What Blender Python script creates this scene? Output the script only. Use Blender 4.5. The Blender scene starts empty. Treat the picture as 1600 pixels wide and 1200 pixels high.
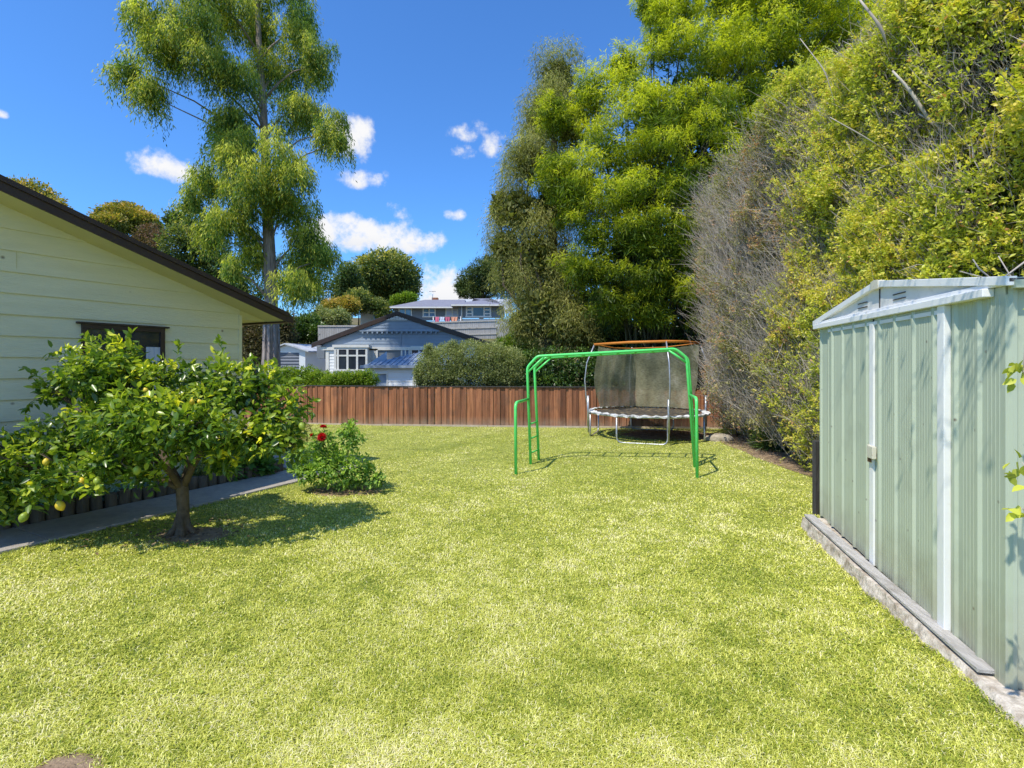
import bpy, math, random
import numpy as np
from mathutils import Vector, Matrix

rng = np.random.default_rng(7)
random.seed(7)
SC = bpy.context.scene
COL = SC.collection
EYE = 1.70          # camera height
F = 800.0           # focal length in px of a 1600 px wide frame
HY = 570.0          # horizon row

def W(px, py, Y):   # measured photo point at depth Y -> world point
    return ((px - 800.0) / F * Y, Y, EYE + (HY - py) / F * Y)

def G(px, py, z=0.0):   # point on a level plane z
    Y = (EYE - z) * F / (py - HY)
    return ((px - 800.0) / F * Y, Y, z)

# ------------------------------------------------------------------ materials
def lin(c):
    return tuple(((x / 255.0) / 12.92 if x / 255.0 <= 0.04045 else ((x / 255.0 + 0.055) / 1.055) ** 2.4) for x in c)

def new_mat(name):
    m = bpy.data.materials.new(name); m.use_nodes = True
    nt = m.node_tree; nt.nodes.clear()
    out = nt.nodes.new('ShaderNodeOutputMaterial')
    return m, nt, out

def ramp(nt, stops):
    r = nt.nodes.new('ShaderNodeValToRGB')
    e = r.color_ramp.elements
    while len(e) < len(stops): e.new(0.5)
    for i, (p, c) in enumerate(stops):
        e[i].position = p; e[i].color = (c[0], c[1], c[2], 1)
    return r

def surf(name, c1, c2, scale=3.0, rough=0.7, bump=0.0, bscale=None, stretch=(1, 1, 1), metal=0.0, spec=0.4, attr=None,
         dirt=None, detail=6, coord='Object'):
    """noise-mixed principled surface, with optional attribute tint, dirt colour and bump"""
    m, nt, out = new_mat(name)
    N = nt.nodes; L = nt.links
    b = N.new('ShaderNodeBsdfPrincipled'); L.new(b.outputs[0], out.inputs[0])
    tc = N.new('ShaderNodeTexCoord'); mp = N.new('ShaderNodeMapping'); mp.inputs['Scale'].default_value = stretch
    L.new(tc.outputs[coord], mp.inputs[0])
    n = N.new('ShaderNodeTexNoise'); n.inputs['Scale'].default_value = scale; n.inputs['Detail'].default_value = detail
    n.inputs['Roughness'].default_value = 0.65
    L.new(mp.outputs[0], n.inputs[0])
    r = ramp(nt, [(0.32, c1), (0.68, c2)]); L.new(n.outputs[0], r.inputs[0])
    col = r.outputs[0]
    if attr:
        a = N.new('ShaderNodeAttribute'); a.attribute_name = 'tone'
        rr = ramp(nt, attr); L.new(a.outputs['Fac'], rr.inputs[0])
        mx = N.new('ShaderNodeMix'); mx.data_type = 'RGBA'; mx.blend_type = 'MULTIPLY'; mx.inputs[0].default_value = 1
        L.new(col, mx.inputs[6]); L.new(rr.outputs[0], mx.inputs[7]); col = mx.outputs[2]
    if dirt:
        n2 = N.new('ShaderNodeTexNoise'); n2.inputs['Scale'].default_value = dirt[1]; n2.inputs['Detail'].default_value = 8
        L.new(tc.outputs[coord], n2.inputs[0])
        r2 = ramp(nt, [(dirt[2], (0, 0, 0)), (min(1, dirt[2] + 0.18), (1, 1, 1))]); L.new(n2.outputs[0], r2.inputs[0])
        mx = N.new('ShaderNodeMix'); mx.data_type = 'RGBA'
        mu = N.new('ShaderNodeMath'); mu.operation = 'MULTIPLY'; mu.inputs[1].default_value = dirt[3]
        L.new(r2.outputs[0], mu.inputs[0]); L.new(mu.outputs[0], mx.inputs[0])
        L.new(col, mx.inputs[6]); mx.inputs[7].default_value = (*dirt[0], 1); col = mx.outputs[2]
    L.new(col, b.inputs['Base Color'])
    b.inputs['Roughness'].default_value = rough; b.inputs['Metallic'].default_value = metal
    b.inputs['Specular IOR Level'].default_value = spec
    if bump:
        n3 = N.new('ShaderNodeTexNoise'); n3.inputs['Scale'].default_value = bscale or scale * 4; n3.inputs['Detail'].default_value = 8
        L.new(mp.outputs[0], n3.inputs[0])
        bp = N.new('ShaderNodeBump'); bp.inputs['Strength'].default_value = bump; bp.inputs['Distance'].default_value = 0.02
        L.new(n3.outputs[0], bp.inputs['Height']); L.new(bp.outputs[0], b.inputs['Normal'])
    return m

def leaf_mat(name, stops, trans=0.35, rough=0.5, spec=0.3, tcol=1.25, gain=1.5):
    stops = [(p, tuple(min(0.85, q * gain) for q in c)) for p, c in stops]
    m, nt, out = new_mat(name)
    N = nt.nodes; L = nt.links
    a = N.new('ShaderNodeAttribute'); a.attribute_name = 'tone'
    r = ramp(nt, stops); L.new(a.outputs['Fac'], r.inputs[0])
    b = N.new('ShaderNodeBsdfPrincipled'); b.inputs['Roughness'].default_value = rough
    b.inputs['Specular IOR Level'].default_value = spec
    L.new(r.outputs[0], b.inputs['Base Color'])
    t = N.new('ShaderNodeBsdfTranslucent')
    mx = N.new('ShaderNodeMix'); mx.data_type = 'RGBA'; mx.blend_type = 'MULTIPLY'; mx.inputs[0].default_value = 1
    L.new(r.outputs[0], mx.inputs[6]); mx.inputs[7].default_value = (tcol * 1.1, tcol * 1.2, tcol * 0.5, 1)
    L.new(mx.outputs[2], t.inputs[0])
    s = N.new('ShaderNodeMixShader'); s.inputs[0].default_value = trans
    L.new(b.outputs[0], s.inputs[1]); L.new(t.outputs[0], s.inputs[2]); L.new(s.outputs[0], out.inputs[0])
    return m

def glass_mat(name, c, rough=0.05):
    m, nt, out = new_mat(name)
    b = nt.nodes.new('ShaderNodeBsdfPrincipled'); nt.links.new(b.outputs[0], out.inputs[0])
    tc = nt.nodes.new('ShaderNodeTexCoord')
    n = nt.nodes.new('ShaderNodeTexNoise'); n.inputs['Scale'].default_value = 1.7
    nt.links.new(tc.outputs['Object'], n.inputs[0])
    r = ramp(nt, [(0.3, tuple(x * 0.6 for x in c)), (0.7, tuple(x * 1.5 for x in c))]); nt.links.new(n.outputs[0], r.inputs[0])
    nt.links.new(r.outputs[0], b.inputs['Base Color'])
    b.inputs['Roughness'].default_value = rough; b.inputs['Specular IOR Level'].default_value = 0.8
    return m

M = {}
M['cream'] = surf('cream_paint', (0.68, 0.65, 0.455), (0.75, 0.72, 0.52), 1.2, 0.55, 0.35, 14, (1, 1, 9))
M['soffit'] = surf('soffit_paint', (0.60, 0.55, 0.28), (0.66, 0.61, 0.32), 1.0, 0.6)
M['brown'] = surf('dark_brown_metal', (0.045, 0.028, 0.022), (0.06, 0.038, 0.03), 4, 0.45)
M['roofbrown'] = surf('brown_roofing', (0.07, 0.05, 0.04), (0.10, 0.075, 0.06), 6, 0.7, 0.3)
M['white'] = surf('white_paint', (0.68, 0.67, 0.63), (0.76, 0.75, 0.71), 5, 0.45, dirt=((0.35, 0.32, 0.27), 9, 0.60, 0.5))
M['trim'] = surf('white_shed_trim', (0.80, 0.80, 0.78), (0.86, 0.86, 0.84), 5, 0.4, dirt=((0.42, 0.36, 0.28), 14, 0.64, 0.6))
M['whitehouse'] = surf('white_weatherboard', (0.72, 0.74, 0.76), (0.78, 0.79, 0.80), 2, 0.5)
M['greywall'] = surf('grey_house_paint', (0.17, 0.19, 0.215), (0.20, 0.22, 0.245), 2, 0.6)
M['gableshade'] = surf('blue_grey_shaded_boards', (0.25, 0.31, 0.39), (0.29, 0.35, 0.43), 2, 0.6)  # tree shade over the gable, put into the board colour as blue grey
M['darkroof'] = surf('dark_roof', (0.045, 0.045, 0.05), (0.075, 0.072, 0.078), 5, 0.6)
M['greyroof'] = surf('grey_roof', (0.20, 0.20, 0.24), (0.27, 0.265, 0.30), 3, 0.6, dirt=((0.12, 0.11, 0.12), 4, 0.55, 0.6))
M['bluemetal'] = surf('blue_grey_metal', (0.24, 0.30, 0.38), (0.32, 0.38, 0.47), 2.5, 0.5, dirt=((0.10, 0.14, 0.21), 1.8, 0.50, 0.7))
M['lightmetal'] = surf('pale_metal_roof', (0.50, 0.52, 0.55), (0.62, 0.63, 0.65), 3, 0.45, dirt=((0.2, 0.2, 0.22), 2.5, 0.52, 0.7))
M['rollerdoor'] = surf('roller_door_grey', (0.13, 0.15, 0.19), (0.17, 0.19, 0.23), 4, 0.5)
M['glass'] = glass_mat('window_glass', (0.025, 0.032, 0.045))
M['blueglass'] = glass_mat('window_glass_painted_sky', (0.10, 0.20, 0.36), 0.1)  # sky reflection put into the glass as a blue base colour
M['curtain'] = surf('curtain_cloth', (0.45, 0.50, 0.62), (0.60, 0.64, 0.74), 3, 0.9, stretch=(14, 14, 1))
M['sage'] = surf('sage_green_steel', (0.42, 0.475, 0.36), (0.465, 0.52, 0.395), 1.6, 0.42, 0.12, 2.2, (1, 1, 0.35), dirt=((0.33, 0.37, 0.28), 3.2, 0.57, 0.6), spec=0.5)
def weather(m, zlo, zhi, col, amount, speck):
    nt = m.node_tree; N = nt.nodes; L = nt.links
    b = next(n for n in N if n.type == 'BSDF_PRINCIPLED'); src = b.inputs['Base Color'].links[0].from_socket
    tc = N.new('ShaderNodeTexCoord'); sp = N.new('ShaderNodeSeparateXYZ'); L.new(tc.outputs['Object'], sp.inputs[0])
    mr = N.new('ShaderNodeMapRange'); L.new(sp.outputs[2], mr.inputs[0]); mr.inputs[1].default_value = zlo; mr.inputs[2].default_value = zhi; mr.inputs[3].default_value = 1; mr.inputs[4].default_value = 0
    n = N.new('ShaderNodeTexNoise'); n.inputs['Scale'].default_value = 9; n.inputs['Detail'].default_value = 8; L.new(tc.outputs['Object'], n.inputs[0])
    mu = N.new('ShaderNodeMath'); mu.operation = 'MULTIPLY'; L.new(mr.outputs[0], mu.inputs[0]); L.new(n.outputs[0], mu.inputs[1])
    m2 = N.new('ShaderNodeMath'); m2.operation = 'MULTIPLY'; L.new(mu.outputs[0], m2.inputs[0]); m2.inputs[1].default_value = amount; m2.use_clamp = True
    mx = N.new('ShaderNodeMix'); mx.data_type = 'RGBA'; L.new(m2.outputs[0], mx.inputs[0]); L.new(src, mx.inputs[6]); mx.inputs[7].default_value = (*col, 1)
    v = N.new('ShaderNodeTexVoronoi'); v.inputs['Scale'].default_value = speck; L.new(tc.outputs['Object'], v.inputs[0])
    r = ramp(nt, [(0.0, (1, 1, 1)), (0.075, (0, 0, 0))]); L.new(v.outputs[0], r.inputs[0])
    mx2 = N.new('ShaderNodeMix'); mx2.data_type = 'RGBA'; L.new(r.outputs[0], mx2.inputs[0]); L.new(mx.outputs[2], mx2.inputs[6]); mx2.inputs[7].default_value = (0.10, 0.06, 0.035, 1)
    L.new(mx2.outputs[2], b.inputs['Base Color'])
weather(M['sage'], 0.05, 0.55, (0.25, 0.21, 0.14), 1.1, 5.5)
M['latch'] = surf('cream_latch', (0.58, 0.55, 0.44), (0.66, 0.62, 0.50), 8, 0.5, dirt=((0.25, 0.13, 0.06), 22, 0.60, 0.8))
M['steel'] = surf('galvanised_steel', (0.36, 0.37, 0.39), (0.52, 0.53, 0.55), 9, 0.38, metal=0.6, dirt=((0.16, 0.15, 0.14), 14, 0.58, 0.6))
M['rust'] = surf('rusty_metal', (0.12, 0.06, 0.03), (0.2, 0.1, 0.05), 20, 0.8)
M['green'] = surf('bright_green_powdercoat', (0.10, 0.70, 0.16), (0.13, 0.78, 0.20), 6, 0.33, spec=0.5, dirt=((0.04, 0.22, 0.05), 12, 0.66, 0.6))
M['orange'] = surf('orange_foam', (0.50, 0.16, 0.02), (0.62, 0.22, 0.03), 7, 0.7)
M['pad'] = surf('worn_white_pad', (0.55, 0.55, 0.54), (0.75, 0.75, 0.74), 12, 0.7, 0.4, 30, dirt=((0.06, 0.06, 0.06), 7, 0.50, 0.95))
M['mat'] = surf('black_jumping_mat', (0.035, 0.034, 0.03), (0.07, 0.06, 0.05), 10, 0.85, dirt=((0.30, 0.22, 0.11), 9, 0.50, 0.85))
M['concrete'] = surf('grey_concrete', (0.34, 0.305, 0.27), (0.45, 0.41, 0.365), 14, 0.9, 0.5, 90, dirt=((0.2, 0.19, 0.18), 1.4, 0.52, 0.5))
M['oldconcrete'] = surf('rough_old_concrete', (0.30, 0.235, 0.165), (0.72, 0.65, 0.55), 11, 0.95, 1.0, 26, dirt=((0.10, 0.085, 0.065), 7, 0.56, 0.8))
M['greywood'] = surf('silver_weathered_timber', (0.36, 0.34, 0.31), (0.58, 0.55, 0.51), 3, 0.9, 0.7, 14, (14, 1.4, 14), dirt=((0.24, 0.21, 0.17), 5, 0.55, 0.7))
M['palegreywood'] = surf('grey_paling_timber', (0.30, 0.29, 0.28), (0.44, 0.43, 0.42), 2.5, 0.9, 0, None, (7, 7, 0.5))
M['darkwood'] = surf('dark_weathered_timber', (0.035, 0.034, 0.034), (0.075, 0.07, 0.066), 6, 0.9, 0.5, 18, (6, 6, 0.6))
M['logwood'] = surf('treated_log_timber', (0.10, 0.075, 0.055), (0.19, 0.15, 0.115), 5, 0.9, 0.5, 18, (4, 4, 0.8))
M['fence'] = surf('red_brown_stained_timber', (0.185, 0.075, 0.036), (0.44, 0.198, 0.102), 2.2, 0.75, 0.35, 9, (9, 9, 0.55),
                  attr=[(0.0, (0.50, 0.44, 0.42)), (0.35, (0.85, 0.80, 0.78)), (0.7, (1.1, 1.0, 0.95)), (1, (1.35, 1.3, 1.2))],
                  dirt=((0.10, 0.062, 0.045), 2.6, 0.55, 0.5))
weather(M['fence'], 0.0, 0.30, (0.36, 0.28, 0.21), 1.1, 7)
weather(M['cream'], 0.1, 0.6, (0.30, 0.27, 0.18), 0.8, 3)
M['sleeper'] = surf('pale_base_board', (0.40, 0.33, 0.25), (0.55, 0.47, 0.37), 4, 0.9, 0.3)
M['soil'] = surf('dark_soil', (0.025, 0.018, 0.013), (0.06, 0.042, 0.03), 18, 1.0, 1.0, 50)
M['dirt'] = surf('dry_dirt', (0.19, 0.125, 0.075), (0.36, 0.26, 0.165), 9, 1.0, 0.8, 60, dirt=((0.09, 0.062, 0.04), 5, 0.52, 0.8))
M['bark'] = surf('grey_bark', (0.16, 0.13, 0.115), (0.42, 0.365, 0.33), 3, 0.95, 0.9, 8, (6, 6, 0.7))
M['darkbark'] = surf('dark_bark', (0.06, 0.045, 0.032), (0.14, 0.105, 0.075), 6, 0.95, 0.7, 16, (3, 3, 0.8))
M['lemonbark'] = surf('lemon_bark', (0.06, 0.045, 0.030), (0.155, 0.115, 0.078), 9, 0.9, 0.8, 30, dirt=((0.10, 0.10, 0.04), 6, 0.55, 0.6))
M['twig'] = surf('grey_twigs', (0.30, 0.25, 0.20), (0.56, 0.50, 0.43), 3, 0.9)
M['culm'] = surf('bamboo_culm', (0.025, 0.028, 0.012), (0.06, 0.058, 0.025), 3, 0.6)
M['rock'] = surf('pale_rock', (0.32, 0.27, 0.20), (0.50, 0.44, 0.35), 6, 0.9, 0.6)
M['lemon_yellow'] = surf('lemon_skin', (0.70, 0.47, 0.03), (0.78, 0.58, 0.06), 14, 0.4, 0.15, 80)
M['lemon_green'] = surf('green_lemon_skin', (0.20, 0.30, 0.035), (0.36, 0.42, 0.05), 9, 0.4, 0.15, 80)
M['red'] = leaf_mat('red_petals', [(0, (0.45, 0.008, 0.012)), (1, (0.75, 0.02, 0.03))], 0.25, gain=1.0)
M['pinkseed'] = leaf_mat('pale_pink_flower', [(0, (0.5, 0.36, 0.34)), (1, (0.72, 0.58, 0.55))], 0.3, gain=1.0)
M['stemgreen'] = surf('green_stem', (0.08, 0.13, 0.03), (0.14, 0.19, 0.05), 5, 0.7)
for nm, c in (('towel_pink', (0.78, 0.20, 0.30)), ('towel_white', (0.70, 0.74, 0.85)), ('towel_rose', (0.62, 0.16, 0.24)), ('towel_peach', (0.80, 0.38, 0.25))):
    M[nm] = surf(nm + '_cloth', tuple(x * 0.9 for x in c), c, 4, 0.95)

M['l_cypress'] = leaf_mat('cypress_sprays', [(0, (0.022, 0.042, 0.010)), (0.35, (0.06, 0.105, 0.018)), (0.65, (0.19, 0.188, 0.026)), (1, (0.40, 0.36, 0.052))], 0.40, 0.6, gain=2.3)
M['l_olive'] = leaf_mat('olive_needles', [(0, (0.045, 0.050, 0.014)), (0.4, (0.12, 0.125, 0.036)), (0.7, (0.22, 0.215, 0.064)), (1, (0.38, 0.36, 0.10))], 0.36, 0.6, gain=1.75)
M['l_bamboo'] = leaf_mat('bamboo_leaves', [(0, (0.020, 0.042, 0.008)), (0.3, (0.10, 0.145, 0.014)), (0.6, (0.30, 0.325, 0.022)), (1, (0.52, 0.51, 0.040))], 0.45, 0.45, gain=1.45)
M['l_hedge'] = leaf_mat('hedge_leaves', [(0, (0.028, 0.042, 0.010)), (0.3, (0.105, 0.140, 0.020)), (0.6, (0.265, 0.285, 0.042)), (0.9, (0.46, 0.45, 0.075)), (1, (0.42, 0.22, 0.10))], 0.38, 0.40, gain=1.65)
M['l_dry'] = leaf_mat('dry_hedge_leaves', [(0, (0.06, 0.055, 0.022)), (0.5, (0.17, 0.165, 0.060)), (0.8, (0.26, 0.23, 0.12)), (1, (0.30, 0.13, 0.085))], 0.3, 0.6, gain=1.9)
M['l_lemon'] = leaf_mat('lemon_leaves', [(0, (0.022, 0.050, 0.010)), (0.45, (0.07, 0.125, 0.015)), (0.75, (0.20, 0.25, 0.024)), (0.94, (0.36, 0.39, 0.045)), (1, (0.62, 0.46, 0.03))], 0.34, 0.30, 0.5, gain=1.7)
M['l_dahlia'] = leaf_mat('dahlia_leaves', [(0, (0.02, 0.055, 0.014)), (0.6, (0.085, 0.155, 0.032)), (1, (0.21, 0.28, 0.05))], 0.38, 0.5, gain=2.1)
M['l_grey'] = leaf_mat('grey_green_leaves', [(0, (0.055, 0.072, 0.026)), (0.5, (0.15, 0.175, 0.065)), (1, (0.32, 0.33, 0.13))], 0.28, 0.55)
M['l_camellia'] = leaf_mat('dark_green_leaves', [(0, (0.012, 0.026, 0.008)), (0.5, (0.042, 0.085, 0.016)), (1, (0.16, 0.22, 0.035))], 0.25, 0.35, 0.5)
M['l_bright'] = leaf_mat('bright_green_leaves', [(0, (0.045, 0.10, 0.008)), (0.5, (0.16, 0.27, 0.018)), (1, (0.38, 0.44, 0.04))], 0.38, 0.5, gain=1.0)
M['l_tree'] = leaf_mat('tree_leaves', [(0, (0.018, 0.032, 0.010)), (0.5, (0.060, 0.090, 0.022)), (0.85, (0.19, 0.19, 0.042)), (1, (0.38, 0.32, 0.08))], 0.32, 0.55, gain=1.9)
M['l_gold'] = leaf_mat('golden_tree_leaves', [(0, (0.022, 0.040, 0.010)), (0.5, (0.10, 0.12, 0.02)), (0.85, (0.30, 0.25, 0.035)), (1, (0.42, 0.27, 0.06))], 0.30, 0.55)
M['l_copper'] = leaf_mat('copper_tree_leaves', [(0, (0.03, 0.03, 0.014)), (0.5, (0.085, 0.075, 0.028)), (1, (0.17, 0.085, 0.055))], 0.28, 0.55)
M['l_pine'] = leaf_mat('pine_needles', [(0, (0.015, 0.028, 0.010)), (0.6, (0.055, 0.085, 0.020)), (1, (0.17, 0.18, 0.035))], 0.2, 0.6)
M['l_blue'] = leaf_mat('blue_grey_leaves', [(0, (0.11, 0.18, 0.18)), (1, (0.30, 0.42, 0.42))], 0.2, 0.7)
M['grass'] = leaf_mat('grass_blades', [(0, (0.12, 0.19, 0.018)), (0.3, (0.335, 0.385, 0.036)), (0.6, (0.585, 0.575, 0.095)), (0.85, (0.76, 0.75, 0.24)), (1, (0.80, 0.72, 0.42))], 0.15, 0.55, 0.3, gain=1.08)
M['litter'] = leaf_mat('fallen_leaves', [(0, (0.10, 0.055, 0.025)), (1, (0.40, 0.28, 0.15))], 0.1, 0.8, gain=1.0)

# net: woven screen, partly see-through
def net_material():
    m, nt, out = new_mat('weathered_net')
    N = nt.nodes; L = nt.links
    tc = N.new('ShaderNodeTexCoord')
    n = N.new('ShaderNodeTexNoise'); n.inputs['Scale'].default_value = 2.2; n.inputs['Detail'].default_value = 8
    L.new(tc.outputs['Object'], n.inputs[0])
    r = ramp(nt, [(0.3, (0.28, 0.275, 0.165)), (0.5, (0.43, 0.415, 0.26)), (0.72, (0.60, 0.57, 0.41))]); L.new(n.outputs[0], r.inputs[0])
    d = N.new('ShaderNodeBsdfDiffuse'); L.new(r.outputs[0], d.inputs[0])
    t = N.new('ShaderNodeBsdfTransparent')
    n2 = N.new('ShaderNodeTexNoise'); n2.inputs['Scale'].default_value = 16; n2.inputs['Detail'].default_value = 6
    mp = N.new('ShaderNodeMapping'); mp.inputs['Scale'].default_value = (1, 1, 2.2); L.new(tc.outputs['Object'], mp.inputs[0]); L.new(mp.outputs[0], n2.inputs[0])
    r2 = ramp(nt, [(0.35, (0.05,) * 3), (0.70, (0.42,) * 3)]); L.new(n2.outputs[0], r2.inputs[0])
    tl = N.new('ShaderNodeBsdfTranslucent'); L.new(r.outputs[0], tl.inputs[0]); dm = N.new('ShaderNodeMixShader'); dm.inputs[0].default_value = 0.45; L.new(d.outputs[0], dm.inputs[1]); L.new(tl.outputs[0], dm.inputs[2])
    s = N.new('ShaderNodeMixShader'); L.new(r2.outputs[0], s.inputs[0]); L.new(dm.outputs[0], s.inputs[1]); L.new(t.outputs[0], s.inputs[2])
    L.new(s.outputs[0], out.inputs[0])
    return m
M['net'] = net_material()

# ------------------------------------------------------------------ object helpers
def tag(o, label=None, cat=None, group=None, kind=None):
    if label: o['label'] = label
    if cat: o['category'] = cat
    if group: o['group'] = group
    if kind: o['kind'] = kind
    return o

def empty(name, loc=(0, 0, 0), label=None, cat=None, group=None):
    o = bpy.data.objects.new(name, None); COL.objects.link(o)
    o.location = loc; o.empty_display_size = 0.2
    return tag(o, label, cat, group)

def link(name, me, mat, parent=None):
    o = bpy.data.objects.new(name, me); COL.objects.link(o)
    if mat: me.materials.append(mat)
    if parent:
        o.parent = parent
        o.matrix_parent_inverse = Matrix.Translation(-Vector(parent.location))   # mesh data is in world coordinates
    return o

class MB:
    """collects faces for ONE mesh, in world coordinates"""
    def __init__(s): s.v = []; s.f = []; s.t = []; s.sm = []
    def add(s, vs, fs, tone=0.5, smooth=False):
        b = len(s.v); s.v += [tuple(p) for p in vs]
        for f in fs: s.f.append(tuple(b + i for i in f)); s.t.append(tone); s.sm.append(smooth)
    def box(s, x0, x1, y0, y1, z0, z1, tone=0.5):
        s.hexa([(x0, y0, z0), (x1, y0, z0), (x1, y1, z0), (x0, y1, z0), (x0, y0, z1), (x1, y0, z1), (x1, y1, z1), (x0, y1, z1)], tone)
    def hexa(s, p, tone=0.5):
        s.add(p, [(0, 3, 2, 1), (4, 5, 6, 7), (0, 1, 5, 4), (1, 2, 6, 5), (2, 3, 7, 6), (3, 0, 4, 7)], tone)
    def obox(s, o, ux, uy, uz, tone=0.5):
        """box from corner o along three edge vectors"""
        o, ux, uy, uz = Vector(o), Vector(ux), Vector(uy), Vector(uz)
        s.hexa([o, o + ux, o + ux + uy, o + uy, o + uz, o + ux + uz, o + ux + uy + uz, o + uy + uz], tone)
    def quad(s, a, b, c, d, tone=0.5): s.add([a, b, c, d], [(0, 1, 2, 3)], tone)
    def poly(s, pts, tone=0.5): s.add(pts, [tuple(range(len(pts)))], tone)
    def tube(s, pts, r, n=10, r1=None, cap=True, tone=0.5):
        pts = [Vector(p) for p in pts]; k = len(pts)
        rs = r if isinstance(r, (list, tuple)) else [r + ((r1 if r1 is not None else r) - r) * i / (k - 1) for i in range(k)]
        vs = []; prev = None
        for i, p in enumerate(pts):
            d = (pts[min(i + 1, k - 1)] - pts[max(i - 1, 0)]).normalized()
            if prev is None:
                a = Vector((0, 0, 1)) if abs(d.z) < 0.9 else Vector((1, 0, 0)); u = d.cross(a).normalized()
            else: u = (prev - d * prev.dot(d)).normalized()
            prev = u; w = d.cross(u)
            for j in range(n):
                an = 2 * math.pi * j / n; vs.append(p + (u * math.cos(an) + w * math.sin(an)) * rs[i])
        fs = [(i * n + j, i * n + (j + 1) % n, (i + 1) * n + (j + 1) % n, (i + 1) * n + j) for i in range(k - 1) for j in range(n)]
        if cap: fs += [tuple(range(n - 1, -1, -1)), tuple(range((k - 1) * n, k * n))]
        s.add(vs, fs, tone, True)
    def build(s, name, mat, parent=None, bevel=0):
        me = bpy.data.meshes.new(name); me.from_pydata(s.v, [], s.f)
        a = me.attributes.new('tone', 'FLOAT', 'FACE'); a.data.foreach_set('value', np.array(s.t, dtype=np.float32))
        me.polygons.foreach_set('use_smooth', s.sm); me.update()
        o = link(name, me, mat, parent)
        if bevel:
            m = o.modifiers.new('bevel', 'BEVEL'); m.width = bevel; m.segments = 2; m.limit_method = 'ANGLE'
        return o

def np_tris(name, V, T, tone, mat, parent=None):
    me = bpy.data.meshes.new(name); nv, nt = len(V), len(T)
    me.vertices.add(nv); me.vertices.foreach_set('co', np.ascontiguousarray(V, dtype=np.float32).ravel())
    me.loops.add(nt * 3); me.loops.foreach_set('vertex_index', np.ascontiguousarray(T, dtype=np.int32).ravel())
    me.polygons.add(nt)
    me.polygons.foreach_set('loop_start', np.arange(0, nt * 3, 3, dtype=np.int32))
    me.polygons.foreach_set('loop_total', np.full(nt, 3, dtype=np.int32))
    a = me.attributes.new('tone', 'FLOAT', 'FACE'); a.data.foreach_set('value', np.clip(tone, 0, 1).astype(np.float32))
    me.update(calc_edges=True)
    return link(name, me, mat, parent)

def unit(a): return a / np.maximum(np.linalg.norm(a, axis=-1, keepdims=True), 1e-9)
def rdir(n): return unit(rng.normal(size=(n, 3)))

def leaf_geo(P, D, L, Wd, tone, up=0.7, fold=0.18, fine=False):
    """folded pointed leaves: P base, D direction, L length, Wd width; returns V, T, tone"""
    n = len(P)
    ref = rng.normal(size=(n, 3)) * (1 - up) + np.array([0, 0, 1.0]) * up
    S = unit(np.cross(D, ref)); Nn = unit(np.cross(S, D))
    L = np.broadcast_to(L, (n,))[:, None]; Wd = np.broadcast_to(Wd, (n,))[:, None]
    if not fine:
        V = np.empty((n, 4, 3))
        V[:, 0] = P; V[:, 2] = P + D * L
        V[:, 1] = P + D * L * 0.45 + S * Wd * 0.5 + Nn * Wd * fold
        V[:, 3] = P + D * L * 0.45 - S * Wd * 0.5 + Nn * Wd * fold
        b = (np.arange(n) * 4)[:, None]
        T = np.concatenate([b + np.array([0, 1, 2]), b + np.array([0, 2, 3])], 1).reshape(-1, 3)
        return V.reshape(-1, 3), T, np.repeat(tone, 2)
    c = rng.uniform(-0.05, 0.25, (n, 1))        # droop of the tip
    V = np.empty((n, 8, 3))
    V[:, 0] = P; V[:, 7] = P + D * L - Nn * L * c
    for k, (f, w, dr) in enumerate(((0.30, 0.46, 0.12), (0.66, 0.42, 0.5))):
        mid = P + D * L * f - Nn * L * c * dr
        V[:, 1 + k * 3] = mid + S * Wd * w + Nn * Wd * fold
        V[:, 2 + k * 3] = mid
        V[:, 3 + k * 3] = mid - S * Wd * w + Nn * Wd * fold
    b = (np.arange(n) * 8)[:, None]
    tr = [(0, 1, 2), (0, 2, 3), (1, 4, 5), (1, 5, 2), (2, 5, 6), (2, 6, 3), (4, 7, 5), (5, 7, 6)]
    T = np.concatenate([b + np.array(t) for t in tr], 1).reshape(-1, 3)
    return V.reshape(-1, 3), T, np.repeat(tone, 8)

def merge(parts):
    V = []; T = []; t = []; b = 0
    for v, f, q in parts:
        V.append(v); T.append(f + b); t.append(q); b += len(v)
    return np.concatenate(V), np.concatenate(T), np.concatenate(t)

def twig_geo(P0, P1, P2, r, tone=0.5):
    """bent three-sided twigs through three points"""
    n = len(P0); r = np.broadcast_to(r, (n,))[:, None]
    d = unit(P2 - P0); u = unit(np.cross(d, rdir(n))); w = np.cross(d, u)
    V = np.empty((n, 9, 3))
    for k, (p, s) in enumerate(((P0, 1.0), (P1, 0.75), (P2, 0.35))):
        for j in range(3):
            a = 2 * math.pi * j / 3
            V[:, k * 3 + j] = p + (u * math.cos(a) + w * math.sin(a)) * r * s
    b = (np.arange(n) * 9)[:, None]; tr = []
    for k in range(2):
        for j in range(3):
            a0 = k * 3 + j; a1 = k * 3 + (j + 1) % 3
            tr += [(a0, a1, a1 + 3), (a0, a1 + 3, a0 + 3)]
    T = np.concatenate([b + np.array(t) for t in tr], 1).reshape(-1, 3)
    return V.reshape(-1, 3), T, np.full(len(T), tone)

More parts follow.
